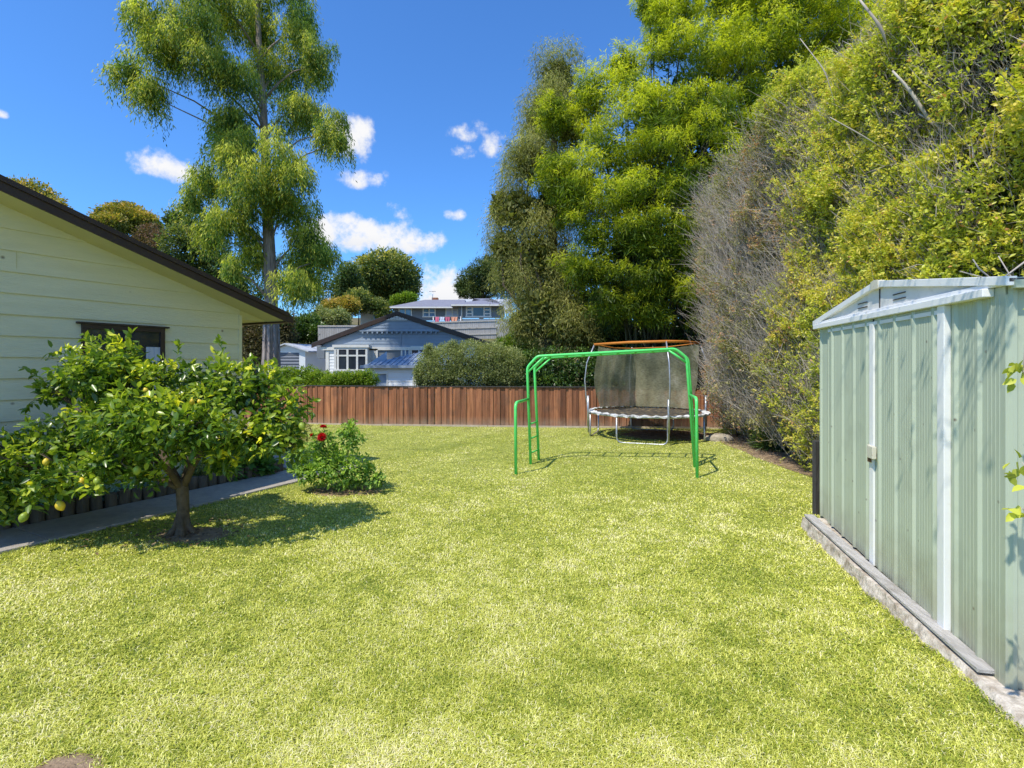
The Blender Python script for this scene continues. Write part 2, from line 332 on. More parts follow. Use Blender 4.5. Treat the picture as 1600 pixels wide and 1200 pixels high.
_tab = rng.random((256, 256))
def vnoise(x, y):
    xi = np.floor(x).astype(int); yi = np.floor(y).astype(int); fx = x - xi; fy = y - yi
    fx = fx * fx * (3 - 2 * fx); fy = fy * fy * (3 - 2 * fy)
    g = lambda a, b: _tab[a % 256, b % 256]
    return (g(xi, yi) * (1 - fx) + g(xi + 1, yi) * fx) * (1 - fy) + (g(xi, yi + 1) * (1 - fx) + g(xi + 1, yi + 1) * fx) * fy
def fbm(x, y, o=4):
    s = 0; a = 0.5
    for i in range(o): s = s + a * vnoise(x * 2 ** i + 17 * i, y * 2 ** i + 31 * i); a *= 0.5
    return s / (1 - 0.5 ** o)

def shell(lobes, n, lo=0.70, hi=1.05, rej=0.62):
    """points scattered in the outer shell of a union of ellipsoids; returns P, outward dir"""
    lobes = np.array(lobes, float); C = lobes[:, :3]; R = lobes[:, 3:6]
    w = (R[:, 0] * R[:, 1] + R[:, 1] * R[:, 2] + R[:, 0] * R[:, 2]); w = w / w.sum()
    k = rng.choice(len(lobes), size=n * 2, p=w); d = rdir(n * 2)
    f = lo + (hi - lo) * rng.random(n * 2) ** 0.7
    P = C[k] + d * R[k] * f[:, None]
    keep = np.ones(len(P), bool)
    for j in range(len(lobes)):
        q = np.linalg.norm((P - C[j]) / R[j], axis=1)
        keep &= ~((q < rej) & (k != j))
    P = P[keep][:n]; o = unit((d / R[k])[keep][:n])
    return P, o

def sublobes(lobes, n, f=0.42, r0=0.45, r1=0.85, flat=0.8):
    out = []
    for l in lobes:
        l = np.array(l); d = rdir(n); r = rng.uniform(r0, r1, n)
        for i in range(n):
            q = f * rng.uniform(0.7, 1.35); c = l[:3] + d[i] * l[3:6] * r[i]; m = l[3:6].mean() * 0.5 + l[3:6] * 0.5
            out.append((*c, m[0] * q, m[1] * q, m[2] * q * flat))
    return out

def clumps(lobes, n, per, cr, L, Wd, tone0=0.42, tvar=0.17, tz=0.22, up=0.6, out=0.7, rnd=0.8, grav=0.0, lo=0.7, hi=1.05, rej=0.62, fine=False):
    P, o = shell(lobes, n, lo, hi, rej); n = len(P)
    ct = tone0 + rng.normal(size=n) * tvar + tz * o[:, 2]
    Pl = np.repeat(P, per, 0) + rdir(n * per) * (cr * rng.random(n * per) ** 0.5)[:, None]
    D = unit(np.repeat(o, per, 0) * out + rdir(n * per) * rnd + np.array([0, 0, grav]))
    m = n * per
    t = np.repeat(ct, per) + rng.normal(size=m) * 0.09
    return leaf_geo(Pl, D, L * rng.uniform(0.65, 1.25, m), Wd * rng.uniform(0.7, 1.25, m), t, up, fine=fine)

def inner(lobes, n, L, tone=0.05, wr=0.55):  # fill leaves inside crowns, inner shade put into their dark tone
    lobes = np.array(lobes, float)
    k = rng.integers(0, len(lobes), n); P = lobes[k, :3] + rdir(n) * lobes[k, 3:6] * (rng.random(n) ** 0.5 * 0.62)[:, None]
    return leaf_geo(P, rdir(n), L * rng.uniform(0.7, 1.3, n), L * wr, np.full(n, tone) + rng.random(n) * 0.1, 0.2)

def strands(P, o, length, per, L, Wd, tone, spread=0.25, outb=0.35, down=1.0, hang=0.75):
    """hanging sprays: each start point carries leaves along a drooping line"""
    n = len(P); s = np.tile(np.linspace(0, 1, per), n)[:, None]; Ln = np.repeat(length, per)[:, None]
    Pr = np.repeat(P, per, 0); Or = np.repeat(o, per, 0) * np.array([1, 1, 0.2])
    wob = np.repeat(rdir(n) * 0.18, per, 0)
    Q = Pr + Or * Ln * s * outb * (1 - 0.45 * s) + wob * Ln * s - np.array([0, 0, 1.0]) * Ln * (s ** 1.5) * down
    m = n * per
    Q = Q + rdir(m) * spread * 0.12
    D = unit(rdir(m) * hang + np.array([0, 0, -0.85]) + Or * 0.30)
    t = np.repeat(tone, per) + rng.normal(size=m) * 0.08 - 0.10 * s[:, 0]
    return leaf_geo(Q, D, L * rng.uniform(0.6, 1.3, m), Wd * rng.uniform(0.7, 1.3, m), t, 0.25)

def lobes_px(lst, Y, depth=1.0, dy=0.0, shrink=1.0):
    r = []
    for q in lst:
        px, py, rx, ry = q[:4]; yy = Y + (q[4] if len(q) > 4 else rng.uniform(-dy, dy))
        c = W(px, py, yy); k = yy / F * shrink
        r.append((c[0], c[1], c[2], rx * k, 0.5 * (rx + ry) * k * depth, ry * k))
    return r

def limbs(mb, base, lobes, r0, fork=0.4, n=6):
    """curved branches from a trunk point into crown lobes"""
    base = Vector(base)
    for l in lobes:
        c = Vector(l[:3]); mid = base.lerp(c, 0.5) + Vector((random.uniform(-.15, .15), random.uniform(-.15, .15), -0.08)) * (c - base).length
        pts = [base, base.lerp(mid, 0.6), mid, mid.lerp(c, 0.6), c]
        mb.tube(pts, r0, n, r0 * 0.25)

# ------------------------------------------------------------------ render, camera, world, sun
SC.render.engine = 'CYCLES'
SC.view_settings.view_transform = 'Standard'; SC.view_settings.look = 'None'
SC.view_settings.exposure = 0; SC.view_settings.gamma = 1
SC.cycles.max_bounces = 8; SC.cycles.transparent_max_bounces = 12; SC.cycles.use_denoising = True
cam = bpy.data.cameras.new('camera'); camo = bpy.data.objects.new('camera', cam); COL.objects.link(camo)
cam.lens = 18.0; cam.sensor_width = 36.0; cam.clip_start = 0.05; cam.clip_end = 3000
camo.location = (0, 0, EYE); camo.rotation_euler = (math.radians(90), 0, 0); cam.shift_y = -(600 - HY) / 1600.0
SC.camera = camo

EL = math.radians(57.0)
to_sun = Vector((-0.70 * math.cos(EL), -0.714 * math.cos(EL), math.sin(EL)))
sun = bpy.data.lights.new('sun', 'SUN'); sun.energy = 5.0; sun.angle = math.radians(0.53); sun.color = (1.0, 0.93, 0.80)
suno = bpy.data.objects.new('sun', sun); COL.objects.link(suno)
suno.rotation_euler = to_sun.to_track_quat('Z', 'Y').to_euler(); suno.location = (-10, -10, 20)

def build_world():
    w = bpy.data.worlds.new('World'); SC.world = w; w.use_nodes = True
    nt = w.node_tree; nt.nodes.clear(); N = nt.nodes; L = nt.links
    out = N.new('ShaderNodeOutputWorld'); bg = N.new('ShaderNodeBackground'); L.new(bg.outputs[0], out.inputs[0])
    sky = N.new('ShaderNodeTexSky'); sky.sky_type = 'NISHITA'; sky.sun_disc = False
    sky.sun_elevation = EL; sky.sun_rotation = math.atan2(to_sun.x, to_sun.y) % (2 * math.pi)
    sky.air_density = 1.0; sky.dust_density = 0.4; sky.ozone_density = 2.5
    bg.inputs[1].default_value = 0.15
    tint = N.new('ShaderNodeMix'); tint.data_type = 'RGBA'; tint.blend_type = 'MULTIPLY'; tint.inputs[0].default_value = 1
    tint.inputs[7].default_value = (0.57, 1.06, 1.62, 1); L.new(sky.outputs[0], tint.inputs[6])
    tc = N.new('ShaderNodeTexCoord'); sep = N.new('ShaderNodeSeparateXYZ'); L.new(tc.outputs['Generated'], sep.inputs[0])
    def math_(op, a, b=None, c=None):
        n = N.new('ShaderNodeMath'); n.operation = op
        for i, q in enumerate((a, b, c)):
            if q is None: continue
            if isinstance(q, (int, float)): n.inputs[i].default_value = q
            else: L.new(q, n.inputs[i])
        return n.outputs[0]
    # cumulus: soft ellipses around fixed compass directions, broken up by noise on the view direction
    nz = N.new('ShaderNodeTexNoise'); nz.inputs['Scale'].default_value = 20; nz.inputs['Detail'].default_value = 10; nz.inputs['Roughness'].default_value = 0.62
    L.new(tc.outputs['Generated'], nz.inputs[0])
    az = math_('ARCTAN2', sep.outputs[0], sep.outputs[1])
    hyp = math_('SQRT', math_('ADD', math_('MULTIPLY', sep.outputs[0], sep.outputs[0]), math_('MULTIPLY', sep.outputs[1], sep.outputs[1])))
    el = math_('ARCTAN2', sep.outputs[2], hyp)
    total = None; shade = None
    for px, py, rx, ry, k in ((262, 262, 62, 24, 1), (560, 226, 34, 34, 1), (535, 215, 30, 24, .9), (575, 375, 110, 30, 1.1), (530, 362, 60, 26, 1), (690, 450, 50, 40, 1.1), (705, 470, 70, 30, 1.1),
                              (735, 213, 30, 15, .66), (722, 238, 26, 12, .60), (768, 226, 24, 22, .85), (752, 205, 20, 14, .6), (575, 285, 34, 14, .55), (710, 338, 16, 11, .7), (615, 332, 22, 14, .52), (655, 378, 16, 14, .8), (2, 180, 12, 7, .7),
                              (-420, 330, 160, 40, 1), (2300, 300, 260, 60, 1)):
        x = (px - 800) / F; z = (HY - py) / F
        a0 = math.atan2(x, 1); e0 = math.atan2(z, math.hypot(x, 1))
        ra = 1.2 * rx / F / (1 + x * x); re = 1.2 * ry / F / math.sqrt(1 + x * x)
        da = math_('MULTIPLY', math_('SUBTRACT', az, a0), 1 / ra); de = math_('MULTIPLY', math_('SUBTRACT', el, e0), 1 / re)
        de2 = math_('MULTIPLY', de, math_('ADD', 1.0, math_('MULTIPLY', math_('LESS_THAN', de, 0.0), 0.5)))   # flatter base
        g = math_('MULTIPLY', math_('SUBTRACT', 1.0, math_('ADD', math_('MULTIPLY', da, da), math_('MULTIPLY', de2, de2))), k)
        total = g if total is None else math_('MAXIMUM', total, g)
        s_ = math_('MULTIPLY', math_('GREATER_THAN', g, 0.0), math_('MULTIPLY', de, -0.5))
        shade = s_ if shade is None else math_('MAXIMUM', shade, s_)
    for a0, e0, ra, re, k in ((2.6, 0.45, 0.5, 0.18, 1.2), (3.0, 0.2, 0.6, 0.12, 1)):   # added cloud banks behind the camera, unseen, for whiter fill light
        da = math_('MULTIPLY', math_('SUBTRACT', az, a0), 1 / ra); de = math_('MULTIPLY', math_('SUBTRACT', el, e0), 1 / re)
        g = math_('MULTIPLY', math_('SUBTRACT', 1.0, math_('ADD', math_('MULTIPLY', da, da), math_('MULTIPLY', de, de))), k); total = math_('MAXIMUM', total, g)
    dens = math_('ADD', total, math_('MULTIPLY', math_('SUBTRACT', nz.outputs[0], 0.5), 4.0))
    mr = N.new('ShaderNodeMapRange'); mr.interpolation_type = 'SMOOTHSTEP'; L.new(dens, mr.inputs[0])
    mr.inputs[1].default_value = 0.05; mr.inputs[2].default_value = 1.15
    gate = N.new('ShaderNodeMapRange'); gate.interpolation_type = 'SMOOTHSTEP'; L.new(total, gate.inputs[0])
    gate.inputs[1].default_value = -0.9; gate.inputs[2].default_value = 0.2
    mask = math_('MULTIPLY', mr.outputs[0], gate.outputs[0])
    cc = N.new('ShaderNodeMix'); cc.data_type = 'RGBA'; L.new(math_('MINIMUM', math_('MAXIMUM', shade, 0.0), 1.0), cc.inputs[0])
    cc.inputs[6].default_value = (6.4, 6.4, 6.5, 1); cc.inputs[7].default_value = (4.3, 4.6, 5.3, 1)
    mx = N.new('ShaderNodeMix'); mx.data_type = 'RGBA'; L.new(mask, mx.inputs[0]); L.new(tint.outputs[2], mx.inputs[6]); L.new(cc.outputs[2], mx.inputs[7])
    L.new(mx.outputs[2], bg.inputs[0])
build_world()

# ------------------------------------------------------------------ ground, hill, path
HC = Vector((-4.20, 7.90, 0)); HU = Vector((-0.475, -0.88, 0)).normalized(); HN = Vector((0.88, -0.475, 0)).normalized()   # house corner, along gable wall, outward
def house_d(x, y): return (x - HC.x) * HN.x + (y - HC.y) * HN.y      # distance outward from the gable wall
def house_s(x, y): return (x - HC.x) * HU.x + (y - HC.y) * HU.y      # distance along it, towards the street side of the frame
PATH_OUT = 1.23; PATH_IN = 0.43

def lawn_z(x, y):
    return 0.085 * np.exp(-(((x - 3.3) / 1.2) ** 2 + ((y - 5.2) / 1.5) ** 2)) + 0.012 * (fbm(np.asarray(x) * 0.7 + 50, np.asarray(y) * 0.7 + 50, 2) - 0.5)

def terrain_z(x, y):
    t = np.clip((y - 29.0) / 15.0, 0, 1); t = t * t * (3 - 2 * t)
    h = 4.6 * t + np.clip((y - 44) / 60, 0, 1) * 5.0
    side = np.clip((-x - 14) / 12, 0, 1); h = h + side * np.clip((y - 24) / 12, 0, 1) * 1.5
    return h - 0.03

def grid_mesh(name, xs, ys, zf, mat):
    X, Y = np.meshgrid(xs, ys); Z = zf(X, Y)
    V = np.stack([X, Y, Z], -1).reshape(-1, 3); nx = len(xs)
    i = (np.arange(len(ys) - 1)[:, None] * nx + np.arange(nx - 1)[None]).ravel()
    T = np.concatenate([np.stack([i, i + 1, i + nx + 1], 1), np.stack([i, i + nx + 1, i + nx], 1)])
    o = np_tris(name, V, T, np.full(len(T), 0.5), mat)
    o.data.polygons.foreach_set('use_smooth', np.ones(len(T), bool)); return o

M['hillgrass'] = surf('rough_hill_ground', (0.06, 0.075, 0.02), (0.22, 0.18, 0.075), 0.35, 1.0, 0.6, 3, dirt=((0.26, 0.16, 0.08), 0.22, 0.5, 0.6))
M['lawn'] = surf('mown_turf', (0.22, 0.27, 0.04), (0.44, 0.45, 0.11), 26, 0.95, 0.8, 120, dirt=((0.13, 0.15, 0.03), 2.2, 0.5, 0.5))
gx = np.concatenate([[-900, -300, -120], np.linspace(-60, 60, 61), [120, 300, 900]])
gy = np.concatenate([[-300, -100, -30], np.linspace(-10, 110, 81), [160, 300, 900, 2000]])
tag(grid_mesh('ground', gx, gy, terrain_z, M['hillgrass']), kind='structure')

lawn = grid_mesh('lawn', np.linspace(-7, 8, 121), np.linspace(-4, 15.6, 157), lambda x, y: lawn_z(x, y), M['lawn'])
tag(lawn, kind='structure')

def strip(s0, s1, d0, d1, z0, z1, mb, seg=1):
    """slab between two distances from the house wall"""
    a = HC + HU * s0 + HN * d0
    mb.obox((a.x, a.y, z0), HU * (s1 - s0), HN * (d1 - d0), (0, 0, z1 - z0))
mb = MB()
for k in range(8):                              # cast in bays with a fine joint
    s0 = -1.30 + k * 1.35; strip(s0, s0 + 1.342, PATH_IN, PATH_OUT, -0.08, 0.028, mb)
for k in range(4):                              # the leg that turns behind the corner of the house
    d1 = PATH_IN - 0.008 - k * 1.35; strip(-1.30, -0.62, d1 - 1.342, d1, -0.08, 0.028, mb)
tag(mb.build('path', M['concrete'], bevel=0.006), kind='structure')
mb = MB(); strip(-0.30, 8.0, 0.0, PATH_IN - 0.1, -0.05, 0.07, mb)
a = HC + HU * -0.30 + HN * 0.0
tag(mb.build('garden_bed_soil', M['soil'], bevel=0.02), kind='structure')
# bare soil round the lemon tree, the dahlia, under the trampoline and the hedge: irregular sheets just above the turf
def patch(name, cx, cy, rx, ry, z=0.012, seed=0, mat='dirt', kind='structure'):
    n = 40; m = MB(); v = [(cx, cy, z + 0.012)]
    for i in range(n):
        a = 2 * math.pi * i / n
        k = 0.75 + 0.5 * float(fbm(np.array([math.cos(a) * 1.6 + seed * 7.3 + 9]), np.array([math.sin(a) * 1.6 + seed * 3.1 + 9]), 3)[0])
        v.append((cx + rx * k * math.cos(a), cy + ry * k * math.sin(a), z - 0.006))
    m.add(v, [(0, 1 + i, 1 + (i + 1) % n) for i in range(n)], 0.5, True)
    return tag(m.build(name, M[mat]), kind=kind)
LT = G(285, 836); DH = G(538, 768)
PATCHES = [(LT[0] + 0.1, LT[1], 0.38, 0.26), (DH[0], DH[1], 0.50, 0.30), (3.9, 12.4, 1.3, 0.95), (5.0, 12.0, 0.9, 0.7), (5.1, 9.2, 0.65, 2.6), (-1.88, 2.15, 0.16, 0.10)]
for i, p in enumerate(PATCHES): patch('bare_soil', p[0], p[1], p[2], p[3], float(lawn_z(p[0], p[1])) + 0.008, i)

# ------------------------------------------------------------------ grass
SA = Vector((3.097, 5.15, 0)); SB = Vector((2.525, 2.62, 0)); SD = (SB - SA).normalized()
SNn = Vector((-0.9754, 0.2205, 0))       # shed front faces this way
SBACK = -SNn
def fence_y(x): return 13.98 - 0.058 * x - 0.010 * (x + 1) + 0.013 * np.maximum(0, -x - 1) ** 2

def grass():
    out = []
    # blades per square metre falls off with distance from the lawn's near edge
    n0 = 950000
    r = np.exp(rng.uniform(np.log(1.4), np.log(16.5), n0)); th = rng.uniform(-1.12, 1.12, n0)
    x = r * np.sin(th); y = r * np.cos(th)
    n1 = 9000; x = np.concatenate([x, rng.uniform(-5, 3, n1)]); y = np.concatenate([y, rng.uniform(-2, 2, n1)])
    ok = (y < fence_y(x) - 0.05) & ((house_d(x, y) > PATH_OUT + 0.015) | (house_s(x, y) < -1.315)) & (x < 6.2)
    sd = (x - SA.x) * SNn.x + (y - SA.y) * SNn.y
    edge = 0.215 - 0.055 * np.clip((5.0 - y), 0, 4)
    ok &= ~((sd < edge) & (y < 5.25)) & ~((x > 3.1) & (y < 5.3))
    pr = np.ones(len(x))
    for (cx, cy, rx, ry) in PATCHES:
        q = np.sqrt(((x - cx) / rx) ** 2 + ((y - cy) / ry) ** 2) + 0.5 * (fbm(x * 4, y * 4, 3) - 0.5)
        pr *= np.clip((q - 0.62) / 0.35, 0.03, 1)
    ok &= rng.random(len(x)) < pr
    x, y, sd, edge = x[ok], y[ok], sd[ok], edge[ok]; n = len(x); d = np.hypot(x, y); k = np.clip(d / 3.4, 0.8, 2.6)
    big = fbm(x * 0.55 + 3, y * 0.55 + 8, 4); mid = fbm(x * 2.3, y * 2.3, 3); fine = fbm(x * 9, y * 9, 2)
    tone = 0.57 + 0.45 * (big - 0.5) + 0.55 * (mid - 0.5) + 0.50 * (fine - 0.5) + rng.normal(size=n) * 0.23
    tone += np.where(rng.random(n) < 0.05, 0.35, 0)
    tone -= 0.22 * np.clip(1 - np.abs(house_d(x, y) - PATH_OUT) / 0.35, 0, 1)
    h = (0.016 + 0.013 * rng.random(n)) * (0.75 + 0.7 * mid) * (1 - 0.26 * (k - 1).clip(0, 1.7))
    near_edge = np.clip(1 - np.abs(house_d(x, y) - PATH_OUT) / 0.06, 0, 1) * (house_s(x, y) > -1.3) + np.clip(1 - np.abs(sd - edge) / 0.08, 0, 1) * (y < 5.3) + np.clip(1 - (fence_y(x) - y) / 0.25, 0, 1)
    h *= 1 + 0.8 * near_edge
    az = rng.uniform(0, 2 * math.pi, n) + 0.0; lean = rng.uniform(0.5, 1.75, n)
    dirv = np.stack([np.cos(az), np.sin(az), np.zeros(n)], 1); sv = np.stack([-np.sin(az), np.cos(az), np.zeros(n)], 1)
    twist = rng.normal(size=(n, 1)) * 0.5; sv = unit(sv + dirv * twist)
    wd = (0.0042 * (0.7 + 0.6 * rng.random(n)) * k)[:, None]
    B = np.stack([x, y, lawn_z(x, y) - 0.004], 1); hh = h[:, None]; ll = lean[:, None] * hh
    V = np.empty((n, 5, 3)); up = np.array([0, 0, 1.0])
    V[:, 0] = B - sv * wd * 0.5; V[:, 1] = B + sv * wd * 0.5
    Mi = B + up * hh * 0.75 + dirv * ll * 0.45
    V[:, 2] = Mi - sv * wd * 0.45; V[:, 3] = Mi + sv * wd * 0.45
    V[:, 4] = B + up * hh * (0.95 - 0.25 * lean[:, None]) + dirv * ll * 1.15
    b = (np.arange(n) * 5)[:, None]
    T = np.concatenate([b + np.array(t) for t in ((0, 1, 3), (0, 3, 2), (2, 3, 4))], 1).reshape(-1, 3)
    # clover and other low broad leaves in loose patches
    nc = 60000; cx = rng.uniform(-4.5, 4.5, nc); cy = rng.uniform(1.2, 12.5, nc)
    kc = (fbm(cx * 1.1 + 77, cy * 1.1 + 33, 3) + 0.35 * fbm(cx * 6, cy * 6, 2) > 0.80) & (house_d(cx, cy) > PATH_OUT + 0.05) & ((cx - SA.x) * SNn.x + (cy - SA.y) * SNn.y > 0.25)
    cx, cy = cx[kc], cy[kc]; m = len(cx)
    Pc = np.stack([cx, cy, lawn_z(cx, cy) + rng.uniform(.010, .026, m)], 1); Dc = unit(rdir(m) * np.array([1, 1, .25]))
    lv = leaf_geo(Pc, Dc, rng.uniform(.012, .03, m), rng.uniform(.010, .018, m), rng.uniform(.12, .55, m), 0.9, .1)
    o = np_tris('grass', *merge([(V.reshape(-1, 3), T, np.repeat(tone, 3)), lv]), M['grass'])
    tag(o, 'short mown lawn grass with pale dry patches', 'grass', kind='stuff')
grass()

# fallen leaves lying under the trampoline and along the hedge
n = 900
P = np.concatenate([np.stack([rng.normal(4.0, 0.9, n // 2), rng.normal(12.4, 0.6, n // 2)], 1), np.stack([rng.normal(5.0, 0.35, n // 2), rng.uniform(6.5, 12.5, n // 2)], 1)])
P = np.concatenate([P, np.stack([rng.normal(LT[0], 0.35, 160), rng.normal(LT[1], 0.25, 160)], 1)])
P3 = np.concatenate([P, (lawn_z(P[:, 0], P[:, 1]) + 0.03 + rng.random(len(P)) * 0.01)[:, None]], 1)
D = unit(rdir(len(P)) * np.array([1, 1, 0.15]))
V, T, t = leaf_geo(P3, D, rng.uniform(0.03, 0.07, len(P)), 0.028, rng.random(len(P)), 0.9)
tag(np_tris('fallen_leaves', V, T, t, M['litter']), 'dry brown leaves scattered on bare ground', 'leaf litter', kind='stuff')

# ------------------------------------------------------------------ cream house (left)
def cream_house():
    root = empty('cream_house', (HC.x, HC.y, 0), 'cream weatherboard house with brown bargeboard and low gable roof at the left', 'house')
    half = 3.9; Z0 = 2.55; k = 0.322; ridge = Z0 + k * half; deep = 11.0; wtot = 2 * half
    def P(s, d, z): q = HC + HU * s + HN * d; return (q.x, q.y, z)
    def roof_z(s): return Z0 + k * (s if s < half else wtot - s)
    # boards of the gable wall, each lapped over the one below
    m = MB(); e = 0.232; z = 0.16
    while z < ridge:
        z1 = min(z + e, ridge)
        def lim(zz): return 0.0 if zz <= Z0 else (zz - Z0) / k
        a0, a1 = lim(z), lim(z1)
        m.quad(P(a0, 0.020, z), P(wtot - a0, 0.020, z), P(wtot - a1, 0.002, z1), P(a1, 0.002, z1))
        m.quad(P(a0, 0.020, z), P(a0, 0.0, z), P(wtot - a0, 0.0, z), P(wtot - a0, 0.020, z))
        z += e
    # backing and the long side wall
    m.poly([P(0, 0, 0), P(wtot, 0, 0), P(wtot, 0, Z0), P(half, 0, ridge), P(0, 0, Z0)])
    m.quad(P(0, 0, 0), P(0, 0, Z0), P(0, -deep, Z0), P(0, -deep, 0))
    m.quad(P(wtot, 0, 0), P(wtot, -deep, 0), P(wtot, -deep, Z0), P(wtot, 0, Z0))
    m.poly([P(0, -deep, 0), P(0, -deep, Z0), P(half, -deep, ridge), P(wtot, -deep, Z0), P(wtot, -deep, 0)])
    m.build('wall', M['cream'], root)
    m = MB(); a = P(-0.022, 0.024, 0.16); m.obox(a, HU * 0.05, HN * -0.06, (0, 0, 2.30)); m.build('corner_board', M['cream'], root)
    for (s, zi) in ((3.15, 7), (2.75, 8), (2.6, 11), (1.9, 4), (3.6, 3)):
        m = MB(); zz = 0.16 + e * zi; m.obox(P(s, 0.0195 - 0.006, zz + 0.008), HU * 0.004, HN * 0.004, (0, 0, e - 0.012)); m.build('board_joint', M['soffit'], root)   # butt joint between boards
    oh = 0.45; ev = 0.47
    # sloping soffit under the gable overhang + boxed eave
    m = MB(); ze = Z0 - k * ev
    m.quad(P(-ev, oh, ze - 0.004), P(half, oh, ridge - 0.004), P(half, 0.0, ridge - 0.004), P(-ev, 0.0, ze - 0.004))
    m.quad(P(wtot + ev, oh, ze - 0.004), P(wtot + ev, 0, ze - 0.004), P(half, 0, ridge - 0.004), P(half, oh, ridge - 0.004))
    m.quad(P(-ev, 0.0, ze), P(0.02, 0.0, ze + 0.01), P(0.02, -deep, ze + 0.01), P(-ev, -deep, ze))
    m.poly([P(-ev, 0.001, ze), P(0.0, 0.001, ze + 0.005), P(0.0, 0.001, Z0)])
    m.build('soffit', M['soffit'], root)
    # roof slabs
    m = MB()
    for sg in (0, 1):
        f = (lambda s: s) if sg == 0 else (lambda s: wtot - s)
        lo = [P(f(-ev), oh, ze), P(f(half), oh, ridge), P(f(half), -deep - 0.4, ridge), P(f(-ev), -deep - 0.4, ze)]
        m.hexa(lo + [(x, y, zz + 0.10) for x, y, zz in lo])
    m.build('roof', M['roofbrown'], root)
    # bargeboard in two steps, and gutter end
    m = MB()
    for sg in (0, 1):
        f = (lambda s: s) if sg == 0 else (lambda s: wtot - s)
        for (d0, d1, b, t) in ((oh + 0.002, oh + 0.026, -0.018, 0.075), (oh + 0.004, oh + 0.045, 0.077, 0.135)):
            lo = [P(f(-ev - 0.03), d0, ze - 0.01 + b), P(f(half), d0, ridge + b), P(f(half), d1, ridge + b), P(f(-ev - 0.03), d1, ze - 0.01 + b)]
            m.hexa(lo + [(x, y, zz + t - b) for x, y, zz in lo])
    m.build('bargeboard', M['brown'], root)
    m = MB(); m.obox(P(-ev - 0.12, oh + 0.03, ze - 0.03), HU * 0.115, HN * -(deep + 0.8), (0, 0, 0.11)); m.build('gutter', M['brown'], root)
    # window
    s0, s1, zb, zt = 1.10, 2.02, 0.95, 2.19
    m = MB(); w = 0.055
    for (a0, a1, b0, b1) in ((s0, s1, zt - w, zt), (s0, s1, zb, zb + w), (s0, s0 + w, zb + w, zt - w), (s1 - w, s1, zb + w, zt - w), ((s0 + s1) / 2 - .02, (s0 + s1) / 2 + .02, zb + w, zt - w)):
        m.obox(P(a0, 0.004, b0), HU * (a1 - a0), HN * 0.045, (0, 0, b1 - b0))
    m.obox(P(s0 - 0.05, 0.003, zt + 0.002), HU * (s1 - s0 + 0.10), HN * 0.06, (0, 0, 0.022))
    win = m.build('window', M['brown'], root)
    m = MB(); m.obox(P(s0 + w, 0.021, zb + w), HU * (s1 - s0 - 2 * w), HN * 0.006, (0, 0, zt - zb - 2 * w)); m.build('pane', M['glass'], win)
    m = MB(); 
    for i in range(5): m.obox(P(s0 + w + 0.034 * i, 0.028, zb + w), HU * 0.033, HN * (0.004 + 0.003 * (i % 2)), (0, 0, 0.93)); 
    m.build('curtain', M['curtain'], win)
cream_house()

# log edging of the garden bed: each half-log is a stake of its own
proto = None; nlog = 0
for k in range(52):
    s = -0.42 + k * 0.135
    q = HC + HU * s + HN * (PATH_IN - 0.055)
    if k == 0:
        m = MB(); h = 0.19
        m.tube([(q.x, q.y, -0.1), (q.x, q.y, h - 0.012), (q.x, q.y, h)], [0.066, 0.066, 0.056], 12); 
        proto = m.build('edging_log', M['logwood']); o = proto
        for v in proto.data.vertices: v.co = v.co - Vector((q.x, q.y, 0))
    else:
        o = proto.copy(); COL.objects.link(o)
    o.location = (q.x + random.uniform(-.008, .008), q.y + random.uniform(-.008, .008), random.uniform(-0.035, 0.02))
    o.rotation_euler = (random.uniform(-.03, .03), random.uniform(-.03, .03), random.uniform(0, 6)); sc = random.uniform(0.93, 1.03); o.scale = (sc, sc, 1)
    tag(o, 'short upright brown log in the edging between path and garden bed', 'edging log', 'edging logs along the garden bed')
for k in range(3):        # the row turns in behind the corner
    q = HC + HU * (-0.45) + HN * (PATH_IN - 0.055 - 0.135 * (k + 1)); o = proto.copy(); COL.objects.link(o); o.location = (q.x, q.y, random.uniform(-0.03, 0.01))
    tag(o, 'short upright brown log in the edging between path and garden bed', 'edging log', 'edging logs along the garden bed')

# bed plants
def mound(name, c, r, h, n, L, Wd, mat, label, cat, group=None, up=0.6, fine=False, grav=0.3):
    root = empty(name, c, label, cat, group)
    lob = [(c[0], c[1], c[2] + h * 0.35, r, r, h * 0.65)]
    v = clumps(lob, n, 5, r * 0.18, L, Wd, 0.5, 0.2, 0.2, up, 0.8, 0.8, grav, 0.3, 1.0, fine=fine)
    np_tris('foliage', *v, M[mat], root)
    m = MB()
    for i in range(5): m.tube([(c[0], c[1], c[2] - 0.03), (c[0] + random.uniform(-.5, .5) * r, c[1] + random.uniform(-.5, .5) * r, c[2] + h * 0.6)], 0.006, 5)
    m.build('stem', M['stemgreen'], root)
for (s, d, r, h, lab) in ((2.75, .2, .17, .16, 'low blue grey plant in the bed, nearest the left edge of the photo'), (2.3, .18, .21, .18, 'low blue grey plant in the bed behind the hanging lemon'), (1.78, .19, .20, .17, 'low blue grey plant in the bed, left of the lemon trunk'), (1.28, .2, .15, .14, 'small blue grey plant in the bed, close behind the lemon trunk')):
    q = HC + HU * s + HN * d; mound('ground_cover_plant', (q.x, q.y, 0.07), r, h, 260, 0.05, 0.022, 'l_blue', lab, 'plant', 'blue grey plants in the garden bed')
q = HC + HU * 0.72 + HN * 0.2; mound('small_shrub', (q.x, q.y, 0.07), .24, .30, 420, 0.035, 0.018, 'l_grey', 'small dry yellowish shrub in the bed right of the lemon trunk', 'shrub')
